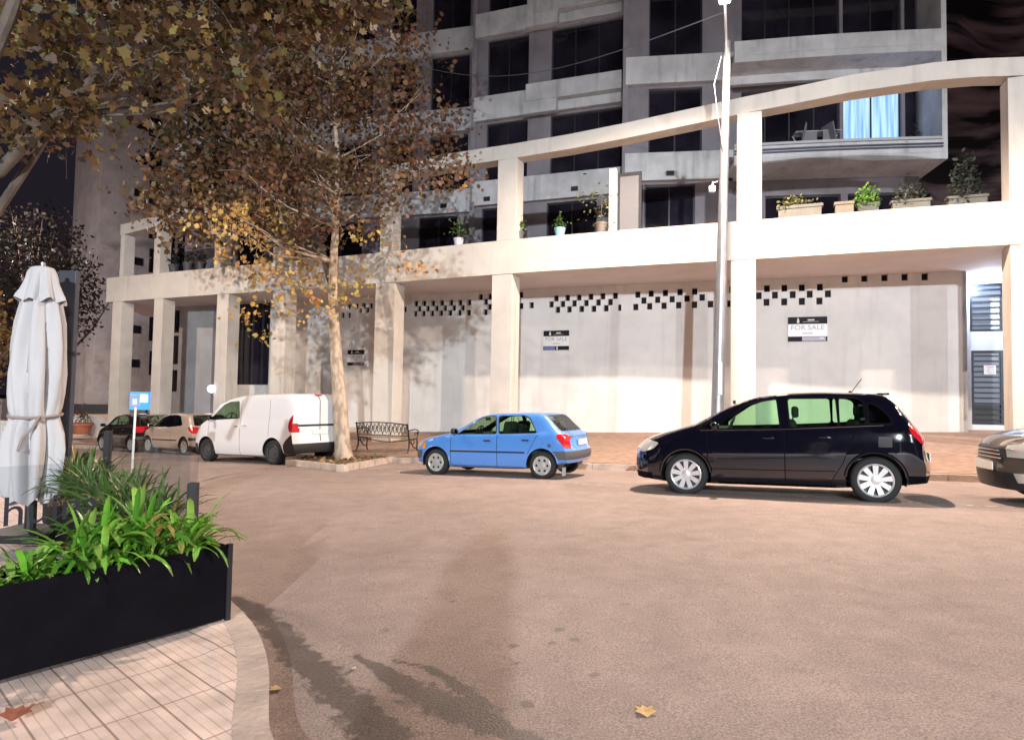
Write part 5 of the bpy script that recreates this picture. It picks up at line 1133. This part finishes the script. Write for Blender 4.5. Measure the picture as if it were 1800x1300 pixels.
#@@TREES
def bark():
    m,n,b=nt('plane_bark'); L=n.links; tc=n.nodes.new('ShaderNodeTexCoord'); mp=n.nodes.new('ShaderNodeMapping'); mp.inputs['Scale'].default_value=(1,1,.45); v=n.nodes.new('ShaderNodeTexNoise'); v.inputs['Scale'].default_value=7; v.inputs['Detail'].default_value=7
    L.new(tc.outputs['Object'],mp.inputs[0]); L.new(mp.outputs[0],v.inputs['Vector']); c=n.nodes.new('ShaderNodeValToRGB'); c.color_ramp.elements[0].position=.40; c.color_ramp.elements[0].color=(.30,.225,.165,1); c.color_ramp.elements[1].position=.56; c.color_ramp.elements[1].color=(.50,.40,.30,1)
    L.new(v.outputs[0],c.inputs[0]); L.new(c.outputs[0],b.inputs['Base Color']); b.inputs['Roughness'].default_value=.85; bp=n.nodes.new('ShaderNodeBump'); bp.inputs['Strength'].default_value=.6; bp.inputs['Distance'].default_value=.02; L.new(v.outputs[0],bp.inputs['Height']); L.new(bp.outputs[0],b.inputs['Normal']); return m
M_bark=bark()
M_bark2=mat('dark_bark',(.11,.085,.07),.9,bump=.6,bscale=12,var=.45,vscale=5)
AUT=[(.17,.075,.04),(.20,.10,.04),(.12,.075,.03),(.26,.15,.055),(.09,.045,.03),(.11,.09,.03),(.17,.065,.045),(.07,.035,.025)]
def tree(name,label,trunkpts,radii,vols,ncl,per,size,cols,Y,bk_=None,spread=1.0,limbs=14,crad=.38,dy=1.6,zstart=.3,low=None):
    root=empty(name,trunkpts[0]); tag(root,label,'tree'); o=Vector(trunkpts[0])
    mb=MB(); tp=[Vector(p)-o for p in trunkpts]; mb.tube(tp,radii,14)
    # cluster centres inside the volumes (photo-plane ellipses given a real depth)
    area=np.array([v[2]*v[3]*v[4] for v in vols],float); pr=area/area.sum(); C_=[]; LOW=[]
    for _ in range(ncl):
        v=vols[rng.choice(len(vols),p=pr)]; a=rng.uniform(0,6.28); q=math.sqrt(rng.random()); dd=rng.uniform(-1,1)*dy*math.sqrt(max(.05,1-q*q))
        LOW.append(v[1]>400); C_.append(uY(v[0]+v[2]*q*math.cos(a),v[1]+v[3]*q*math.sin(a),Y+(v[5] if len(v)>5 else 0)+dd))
    # limbs reach to a subset of cluster centres
    idx=rng.choice(len(C_),min(limbs,len(C_)),replace=False)
    for i in idx:
        c=C_[i]-o; below=[(k,p) for k,p in enumerate(tp) if p.z<c.z-.25*(c-p).to_2d().length and k>=zstart*len(tp)] or [(len(tp)//3,tp[len(tp)//3])]
        k,p=min(below,key=lambda t:(t[1]-c).length); r0=radii[k]*.45; m1=p.lerp(c,.5)+Vector((rng.normal()*.12,rng.normal()*.12,-.08*(c-p).length)); mb.tube([p,p.lerp(m1,.5),m1,m1.lerp(c,.5)+Vector((rng.normal()*.08,0,.05)),c],[r0,r0*.75,r0*.5,r0*.3,.008],6)
        for _ in range(3):
            t=m1.lerp(c,rng.uniform(.1,.9)); e_=t+Vector(rng.normal(size=3))*.55; mb.tube([t,t.lerp(e_,.5)+Vector((0,0,.05)),e_],[r0*.25,r0*.15,.005],5)
    mb.build('trunk',bk_ or M_bark,root,smooth=True)
    cen=[];co=[]
    for c,lw in zip(C_,LOW):
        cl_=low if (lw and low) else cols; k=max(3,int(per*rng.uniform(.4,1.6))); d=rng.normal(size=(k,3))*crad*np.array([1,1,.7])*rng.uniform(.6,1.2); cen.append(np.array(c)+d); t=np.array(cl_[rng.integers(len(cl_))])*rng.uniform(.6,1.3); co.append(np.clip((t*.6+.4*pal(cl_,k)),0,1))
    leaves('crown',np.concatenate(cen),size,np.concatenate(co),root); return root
tb=ug(604,814); tY=tb.y
tr_pts=[(605,818),(602,780),(597,700),(592,640),(588,580),(585,520),(586,460),(590,400),(593,340),(593,280),(590,220),(586,150),(583,80),(580,0),(578,-80)]
TP=[uY(x,y,tY) for x,y in tr_pts]; TP[0].z=bz(tb)+.02; TR=[.27,.205,.18,.16,.14,.12,.105,.09,.08,.07,.06,.05,.045,.035,.02]
vols=[(600,90,175,110,1.1),(610,220,205,100,1.15),(520,340,170,80,.95),(700,300,120,60,.8),(790,300,55,18,.35),(450,410,110,45,.55),(500,490,85,45,.45),(470,555,55,38,.32),(650,430,90,45,.35),(670,485,75,25,.28),(570,545,42,35,.22),(610,-80,200,90,.9),(640,562,28,10,.06),(540,640,20,10,.03)]
tree('plane_tree','tall plane tree with brown autumn leaves standing in the kerbed bed',TP,TR,vols,640,18,.13,AUT,tY,limbs=44,crad=.32,dy=2.1,low=[(.62,.40,.12),(.52,.31,.10),(.66,.46,.17),(.42,.20,.08),(.42,.36,.10)])  # lamplit lower crown and dim upper crown are put into the leaf palettes
# second plane tree further left and deeper, darker
b2=uY(599,790,20.3); b2.z=walkz(*tn(b2.x,b2.y))
b2p=[b2]+[uY(x,y,20.3) for x,y in ((594,640),(588,520),(560,420),(500,320),(450,220),(420,120),(400,0),(390,-90))]
tree('plane_tree','dark leaning plane tree behind the kerbed one, its crown reaching to the left',b2p,[.13,.12,.11,.10,.09,.08,.06,.04,.03],[(370,150,120,150,1),(350,330,95,110,1.0),(440,60,120,120,.9),(470,300,90,120,.8),(330,-60,150,100,.8)],560,17,.18,[(.13,.065,.03),(.10,.06,.035),(.16,.09,.04),(.08,.07,.03)],20.3,limbs=24,crad=.5,dy=1.4,bk_=M_bark2)
# near tree: its trunk stands left of the frame, limbs reach in
nb=Vector((-8.2,6.6,PZ)); npts=[nb,nb+Vector((.05,0,1.2)),nb+Vector((.15,.05,2.6)),uY(-250,420,6.8),uY(0,300,7.0),uY(90,205,7.1),uY(180,125,7.2),uY(262,52,7.3),uY(330,0,7.4),uY(420,-80,7.5)]
nr=tree('near_plane_tree','near plane tree whose limbs and large leaves reach in from the top left',npts,[.20,.17,.14,.11,.065,.055,.045,.035,.028,.015],
 [(60,205,120,50,.8),(200,110,120,80,.6),(410,140,80,40,.9),(300,40,170,60,1.0),(520,20,150,60,.8),(50,40,110,60,.5),(380,-50,300,60,1.1),(170,260,60,30,.35),(560,-40,150,60,.8)],430,11,.115,[(.15,.08,.03),(.11,.055,.022),(.10,.09,.022),(.30,.2,.06),(.13,.05,.03),(.06,.035,.016),(.05,.03,.015)],7.2,limbs=14,crad=.20,dy=.9,zstart=.4,bk_=M_bark2)
mb=MB(); s0_=nr.location; 
mb.tube([uY(-120,520,6.9)-s0_,uY(0,365,7.1)-s0_,uY(60,275,7.3)-s0_,uY(92,225,7.4)-s0_,uY(150,180,7.5)-s0_],[.08,.05,.045,.035,.015],8); mb.tube([uY(-60,250,5.5)-s0_,uY(-15,100,5.6)-s0_,uY(10,45,5.7)-s0_,uY(32,-15,5.8)-s0_,uY(60,-90,5.9)-s0_],[.07,.06,.055,.05,.04],8); mb.build('limb',M_bark2,nr,smooth=True)
# background trees far left
def shrubtree(x,y,Y,rx,ry,n,label,cols,size=.22,hb=None):
    p=uY(x,y,Y); z0=-.9; base=Vector((p.x,p.y,z0)); r=empty('background_tree',base); tag(r,label,'tree','trees behind the far left end'); mb=MB(); mb.tube([(0,0,0),(0.05,0,(p.z-z0)*.5),(0,0,p.z-z0)],[.2,.15,.06],8); 
    for k in range(7): q=Vector(rng.normal(size=3)); q.z=abs(q.z)*.6; mb.tube([(0,0,(p.z-z0)*.6),(q.x*.7,q.y*.7,(p.z-z0)*.75+q.z),(q.x*1.3,q.y*1.3,(p.z-z0)+q.z)],[.08,.05,.02],5)
    mb.build('trunk',MATS['stem'],r,smooth=True); s=FPX/Y; d=rng.normal(size=(n,3)); d/=np.linalg.norm(d,axis=1)[:,None]; rr_=rng.random((n,1))**.4; P_=np.array(p)+d*rr_*np.array([rx/s,rx/s*.8,ry/s]); P_+=rng.normal(size=P_.shape)*.18; leaves('crown',P_,size,pal(cols,n),r,OVAL)
DK=[(.045,.024,.018),(.03,.02,.015),(.022,.022,.012)]
shrubtree(30,520,30,80,110,2600,'dark bushy tree at the far left edge beyond the parasol',DK); shrubtree(125,520,33,55,90,1700,'dark bushy tree between the parasol and the tower block',DK); shrubtree(60,420,42,90,60,1300,'tall dark tree crown above the parasol',DK,.3)
shrubtree(-40,600,26,60,90,1300,'rusty lit bush cut by the left edge',[(.28,.13,.04),(.2,.14,.05)])
# blue light box in the far arcade, blue sign on its pole, wall light, pot
p=uY(238,704,31.5); r=empty('light_box',p); tag(r,'glowing blue light box seen between the first two arcade columns','light box'); mb=MB(); mb.box((0,0,0),(1.35,.15,.85)); mb.build('cabinet',mat('blue_glow',(.05,.15,.5),.4,emit=(.05,.22,.9),es=.7),r); mb=MB(); mb.box((.42,-.09,.12),(.40,.03,.34),bev=.01); mb.box((-.42,-.09,.27),(.42,.03,.06)); mb.build('bright_panel',mat('white_glow',(.9,.9,1),.4,emit=(.7,.75,1),es=4),r)
mb=MB(); mb.tube([(-.55,0,-.42),(-.55,0,-2.0)],.05,6); mb.tube([(.55,0,-.42),(.55,0,-2.0)],.05,6); mb.build('leg',M_dark,r)
sb=uY(233,800,13.0); sb.z=gz(sb.x,sb.y); r=empty('sign_post',sb); tag(r,'small pale blue traffic sign on a thin white pole behind the planter','sign'); p=uY(239,704,13.0)-sb
mb=MB(); mb.tube([(0,0,0),(p.x*.6,0,p.z*.6),(p.x,0,p.z+.1)],.022,8); mb.build('pole',M_white,r,smooth=True); mb=MB(); mb.box((p.x,-.035,p.z),(.21,.02,.24),bev=.008); mb.build('sign_plate',mat('blue_sign',(.30,.45,.75),.4),r); mb=MB(); mb.box((p.x,-.048,p.z-.02),(.09,.006,.12),bev=.002); mb.build('sign_symbol',M_white,r)
pp,e_=on(bs,373,683); nn2=Vector((-e_.y,e_.x)); h=hit(pp,pp+e_,373,683); mb=MB(); mb.lathe([(0,-.06),(.10,-.05),(.14,-.02),(.15,.05)],18,(0,0,0),'Y'); o=mb.build('wall_light',mat('wall_light_glow',(.8,.9,1),.4,emit=(.6,.8,1),es=1.5),smooth=True); o.location=h-Vector((nn2.x,nn2.y,0))*.05; tag(o,'round white light fixed on the third arcade column from the left','wall light')
p=uY(143,757,27.2); r=empty('terracotta_pot',(p.x,p.y,p.z-.12)); r.scale=(.8,.8,.8); tag(r,'terracotta pot with a clipped plant by the white ramp wall','potted plant'); mb=MB(); mb.lathe([(0,0),(.36,0),(.48,.40),(.54,.42),(.54,.56),(.47,.56),(.45,.46),(0,.44)],24); mb.build('pot',mat('terracotta',(.36,.12,.06),.8,var=.3),r,smooth=True,angle=40); P_=rng.normal(size=(220,3))*np.array([.18,.18,.22])+np.array([p.x,p.y,p.z+.75]); leaves('foliage',P_,.13,pal([(.16,.09,.06),(.10,.07,.05)],220),r,OVAL)
#@@TERRACE
F0=uz(399,1090,PZ).to_2d(); F1=uz(0,1200,PZ).to_2d(); ef=(F1-F0).normalized(); nf=Vector((ef.y,-ef.x)); 
if nf.y<0: nf=-nf
HT=.47; DPW=.40; LN=2.3; G0,G1=F0+ef*LN,F0
M_plb=mat('planter_black',(.0035,.0032,.006),.6,bump=.15,bscale=30,var=.3,vscale=6,spec=.1)
pr_=empty('planter',(F0.x,F0.y,PZ)); tag(pr_,'long black metal planter box filled with strap leaved plants','planter')
def PT(mb,name,mt,par,**k): o=mb.build(name,mt,par,**k); o.matrix_parent_inverse=Matrix.Translation(-par.location); return o
mb=MB(); t=.02; q=[F0,F0+ef*LN,F0+ef*LN+nf*DPW,F0+nf*DPW]
def slab(a,b,n,z0,z1): mb.prism([a,b,b+n*t,a+n*t],z0,z1)
slab(q[0],q[1],nf,PZ+.015,PZ+HT); slab(q[3]-nf*t,q[2]-nf*t,nf,PZ+.015,PZ+HT); slab(q[0]+nf*t,q[3]-nf*t,-(-ef),PZ+.015,PZ+HT); PT(mb,'box',M_plb,pr_)
mb=MB(); mb.prism([q[0]+(nf+ef)*.022,q[1]+nf*.022,q[2]-nf*.022,q[3]+(ef-nf)*.022],PZ+.1,PZ+HT-.05); PT(mb,'soil',MATS['soil'],pr_)
for pt in (F0-ef*.018-nf*.01,):
    mb=MB(); mb.prism([pt,pt+ef*.03,pt+ef*.03+nf*.03,pt+nf*.03],PZ+.003,PZ+HT+.01); PT(mb,'corner_post',M_black,pr_)
# strap-leaved plants
def strap(mbv,mbf,col,base,az,el,L_,w_,droop,c):
    N=9; p=Vector(base); d=Vector((math.cos(az)*math.cos(el),math.sin(az)*math.cos(el),math.sin(el))); sd_=Vector((-math.sin(az),math.cos(az),0)); b=len(mbv)
    tw=rng.normal()*.3; sd_=(sd_+Vector((0,0,tw))).normalized()
    for i in range(N):
        f=i/(N-1); wd=w_*(.55+.9*f-1.35*max(0,f-.55)**1.3*1.6)*.5; wd=max(wd,.004)*(1 if f<.97 else .25); up=d.cross(sd_).normalized()*wd*.35
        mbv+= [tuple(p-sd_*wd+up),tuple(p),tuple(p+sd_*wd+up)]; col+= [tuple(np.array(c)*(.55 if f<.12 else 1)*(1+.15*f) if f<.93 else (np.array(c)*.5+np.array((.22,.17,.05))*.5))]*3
        d=(d+Vector((0,0,-droop*(.35+1.3*f)))).normalized(); p=p+d*(L_/(N-1))
    for i in range(N-1): a=b+3*i; mbf+=[(a,a+1,a+4,a+3),(a+1,a+2,a+5,a+4)]
def strapplant(c,n,label,L0=.50,name='strap_leaved_plant',cols=((.10,.30,.03),(.15,.38,.04),(.06,.18,.02),(.20,.42,.06),(.24,.40,.08)),bias=None,group='strap leaved plants in the terrace planters',w0=.035,el0=(.75,1.45)):
    V,F,C_=[],[],[]
    for i in range(n):
        az=rng.uniform(0,6.28) if bias is None or rng.random()<.6 else math.atan2(bias.y,bias.x)+rng.normal()*.7
        L_=L0*rng.uniform(.6,1.25); cc_=cols[rng.integers(len(cols))]; cc_=np.array(cc_)*rng.uniform(.7,1.25)
        if rng.random()<.05: cc_=np.array((.38,.27,.10))
        strap(V,F,C_,(c[0]+rng.normal()*.05,c[1]+rng.normal()*.05,c[2]),az,rng.uniform(*el0),L_,w0*rng.uniform(.7,1.25),rng.uniform(.10,.34),cc_)
    me=bpy.data.meshes.new(name); me.from_pydata(V,[],F); a=me.attributes.new('col','FLOAT_COLOR','POINT'); cc2=np.ones((len(V),4)); cc2[:,:3]=np.array(C_); a.data.foreach_set('color',np.clip(cc2,0,1).ravel()); me.materials.append(M_strap); me.polygons.foreach_set('use_smooth',[True]*len(F)); me.update()
    o=bpy.data.objects.new(name,me); scene.collection.objects.link(o); tag(o,label,'plant',group); return o
M_strap=leafmat('strap_leaf',.32,.3)
npl=8
ordn=['at the right corner of the black planter','second from the right corner of the black planter','third from the right corner of the black planter','fourth from the right corner of the black planter','in the left part of the black planter, right of the lettering','in the left part of the black planter, under the lettering','at the left frame edge in the black planter','beyond the left frame edge in the black planter']
for i in range(npl):
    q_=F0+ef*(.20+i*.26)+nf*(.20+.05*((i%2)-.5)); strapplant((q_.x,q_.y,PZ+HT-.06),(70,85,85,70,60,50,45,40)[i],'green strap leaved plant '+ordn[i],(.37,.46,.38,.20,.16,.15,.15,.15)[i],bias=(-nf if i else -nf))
# second planter runs away up the terrace edge, behind the glass
Gd=Vector((-.67,.74)); H0=F0+nf*(DPW+.05)+Gd*.05; H1=H0+Gd*3.6; nh=Vector((-Gd.y,Gd.x))
pr2=empty('planter',(H0.x,H0.y,PZ)); tag(pr2,'second black planter running away along the terrace edge behind the glass','planter')
mb=MB(); mb.prism([H0,H1,H1+nh*.4,H0+nh*.4],PZ+.002,PZ+.34); PT(mb,'box',M_plb,pr2)
mb=MB(); mb.prism([H0+nh*.02+Gd*.02,H1+nh*.02-Gd*.02,H1+nh*.38-Gd*.02,H0+nh*.38+Gd*.02],PZ+.341,PZ+.36); PT(mb,'soil',MATS['soil'],pr2)
for i in range(7):
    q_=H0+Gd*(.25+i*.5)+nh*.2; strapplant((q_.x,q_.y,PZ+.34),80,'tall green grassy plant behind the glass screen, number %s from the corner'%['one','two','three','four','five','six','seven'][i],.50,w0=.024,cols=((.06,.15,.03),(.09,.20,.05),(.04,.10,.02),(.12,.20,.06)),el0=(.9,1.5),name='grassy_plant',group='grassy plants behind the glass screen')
# glass wind screens with lettering
M_gls=glassmat('screen_glass',(.90,.91,.93),.035); M_txt=mat('vinyl_lettering',(.02,.018,.03),.6); M_txt2=mat('vinyl_gold',(.12,.07,.04),.6)
TOP=EYE-.42
def screen(a,b,z0,z1,label):
    r=empty('glass_screen',(a.x,a.y,z0)); tag(r,label,'glass screen','glass wind screens on the terrace planters'); d=(b-a).normalized(); n=Vector((-d.y,d.x))*.005; mb=MB(); mb.prism([a-n,b-n,b+n,a+n],z0,z1); PT(mb,'pane',M_gls,r); return r,d
sa=F0+nf*(DPW+.02)+ef*.06; s1,d1=screen(sa,sa+ef*2.2,PZ+HT-.04,TOP,'glass screen with large dark lettering behind the black planter')
sb_=H0-nh*.03+Gd*.02; s2,d2=screen(sb_,sb_+Gd*3.2,PZ+.3,TOP,'glass screen with mirrored lettering running away up the terrace edge')
pq=F0+nf*(DPW-.0)+ef*.02; pst=uY(350,870,pq.y)
for s,(q_,zt_) in zip((s1,s2),((sa-ef*.03,uY(350,849,sa.y).z),(sb_+Gd*2.9,TOP+.02))):
    mb=MB(); q_=q_; mb.prism([q_+Vector((-.028,-.028)),q_+Vector((.028,-.028)),q_+Vector((.028,.028)),q_+Vector((-.028,.028))],PZ+.003,zt_); PT(mb,'post',M_black,s)
def put_text(s,A,d,px_,py_,txt,size,mt,nm,flip=False):
    h=hit(A,A+d,px_,py_); e=Vector((d.x,d.y,0)); 
    if not flip: e=-e if e.x<0 else e
    nrm=e.cross(Vector((0,0,1))); M=Matrix((e,Vector((0,0,1)),nrm)).transposed().to_4x4(); 
    hh=h+nrm*(.008 if not flip else -.008); M.translation=hh; t=text_mesh(nm,txt,size,mt,None,None,.001); t.matrix_world=M; t.parent=s; t.matrix_parent_inverse=Matrix.Translation(-s.location); return t
t1=put_text(s1,sa,ef,46,898,'Bohuina',.228,M_txt,'large_lettering'); t2=put_text(s1,sa,ef,103,882,'Gastro',.062,M_txt2,'small_lettering')
t3=put_text(s2,sb_,Gd,248,841,'Bohu',.14,mat('vinyl_faint',(.10,.09,.08),.6),'mirrored_lettering',flip=True)
# closed parasols
def parasol(x,y,label,z0,seed=3,k=1.0):
    r=empty('closed_parasol',(x,y,z0)); tag(r,label,'parasol'); g=np.random.default_rng(seed); r.scale=(k,)*3
    cl=mat('canvas',(.50,.485,.495),.9,bump=.15,bscale=60,var=.06)
    def surf(prof,nf_,amp,ph,name,hem=0):
        N=96; vs=[];fs=[]; M_=len(prof)
        for j,(zz,rr_,am) in enumerate(prof):
            for i in range(N):
                a=2*math.pi*i/N; tw=ph+.55*math.sin(zz*2.1+seed); f=.5+.5*math.sin(nf_*a+tw*2); f2=.5+.5*math.sin((nf_*2-3)*a+1.3-tw*3)
                rad=rr_*(1-am*(1-f**.45)-.35*am*(1-f2**.6)); dz=hem*(math.sin(nf_*a+tw)+.5*math.sin(3*a+seed)) if j==M_-1 or j==M_-2 else 0
                vs.append((rad*math.cos(a),rad*math.sin(a)*.92,zz+dz))
        for j in range(M_-1):
            for i in range(N): fs.append((j*N+i,j*N+(i+1)%N,(j+1)*N+(i+1)%N,(j+1)*N+i))
        MB().add(vs,fs).build(name,cl,r,smooth=True)
    H=[(2.66,.05,0),(2.645,.10,0),(2.60,.13,.06),(2.50,.155,.15),(2.42,.19,.2),(2.34,.225,.24),(2.31,.235,.26)]
    surf(H,8,1,0,'hood',.02)
    Bd=[(2.46,.12,.2),(2.3,.19,.3),(2.1,.235,.34),(1.85,.262,.36),(1.6,.265,.36),(1.4,.25,.36),(1.27,.235,.34),(1.2,.215,.25),(1.18,.212,.25),(1.14,.225,.3),(1.0,.275,.42),(.85,.295,.5),(.72,.285,.52),(.55,.275,.56),(.42,.265,.58),(.36,.25,.6)]
    surf(Bd,7,1,1.1,'canopy',.035)
    mb=MB(); mb.tube([(.222*math.cos(a),.205*math.sin(a),1.19+.02*math.sin(a*1)) for a in np.linspace(0,6.28,30)],.014,6); mb.tube([(.16,-.17,1.19),(.14,-.22,1.08),(.08,-.27,.98),(.05,-.28,.86)],.012,6); mb.build('tie_cord',mat('cord',(.30,.24,.22),.9),r,smooth=True)
    mb=MB(); mb.tube([(0,0,0),(0,0,2.7)],.024,10); mb.build('pole',M_metal,r,smooth=True); mb=MB(); mb.box((0,0,.04),(.6,.6,.08),bev=.01); mb.lathe([(.05,.08),(.05,.35),(.035,.36)],12); mb.build('base',M_black,r)
    return r
uu=uY(64,700,6.45); parasol(uu.x,uu.y,'closed white parasol tied with a cord, standing on the terrace behind the planter',PZ)
parasol(-.62,-3.6,'unseen closed parasol added behind the viewer to cast the road shadow',PZ,5,1.12)  # unseen parasol, added to throw the soft shadow onto the road
pq=uY(112,700,6.9); r=empty('steel_post',(pq.x,pq.y,PZ)); tag(r,'tall flat dark grey steel post right behind the closed parasol','post'); ztp=uY(112,476,6.9).z-PZ; mb=MB(); mb.box((0,0,ztp/2),(.185,.07,ztp),bev=.006); mb.build('post_body',mat('dark_steel',(.055,.06,.08),.45,.3),r); mb=MB(); mb.box((-.12,.03,ztp/2-.1),(.05,.06,ztp-.25)); mb.build('side_rail',MATS['dark_steel'],r); mb=MB(); mb.box((0,0,uY(112,621,6.9).z-PZ),(.24,.10,.03)); mb.build('clamp',M_black,r)
a=uY(101,705,6.76); b=uY(113,617,6.80); mb=MB(); base_=a+(a-b)*1.2; mb.tube([base_,a,b],.011,6); tag(mb.build('white_stick',M_white),'thin white stick leaning between the parasol and the steel post','stick')
p=uY(152,802,7.4); mb=MB(); q_=uY(140,850,7.4); mb.tube([(q_.x,q_.y,PZ+.2),(q_.x,q_.y,q_.z),(p.x-.01,p.y,p.z-.08),(p.x,p.y,p.z)],[.014,.014,.018,.022],8); mb.lathe([(0,-.05),(.03,-.045),(.045,0),(.03,.045),(0,.05)],12,(p.x,p.y,p.z)); tag(mb.build('post_with_knob',M_black,smooth=True),'short black post with a round knob behind the grassy plants','post')
#@@SMALL THINGS ON THE GROUND
def fallen(x,y,size,col,label,i,off=0):
    p=ug(x,y,off); me=bpy.data.meshes.new('fallen_leaf'); V=[];n=len(LEAF); a=rng.uniform(0,6.28)
    for (u,v) in LEAF: V.append((size*(u*math.cos(a)-v*math.sin(a)),size*(u*math.sin(a)+v*math.cos(a)),.008+.25*size*abs(u)+.1*size*v))
    V.append((0,0,.006)); me.from_pydata(V,[],[(k,(k+1)%n,n) for k in range(n)]); me.materials.append(mat('leaf%d'%i,col,.7,var=.3,vscale=20)); o=bpy.data.objects.new('fallen_leaf',me); scene.collection.objects.link(o); o.location=p; tag(o,label,'leaf','fallen leaves on the ground'); return o
fallen(1134,1252,.10,(.60,.38,.16),'pale orange fallen leaf lying alone on the asphalt near the bottom',1); fallen(484,1213,.07,(.50,.36,.18),'small yellow leaf on the asphalt against the curved kerb',2); fallen(622,1176,.035,(.6,.5,.4),'tiny pale leaf beside the wet stain',3)
fallen(30,1256,.13,(.30,.10,.06),'reddish brown leaf on the ribbed paving at the bottom left',4,.135)
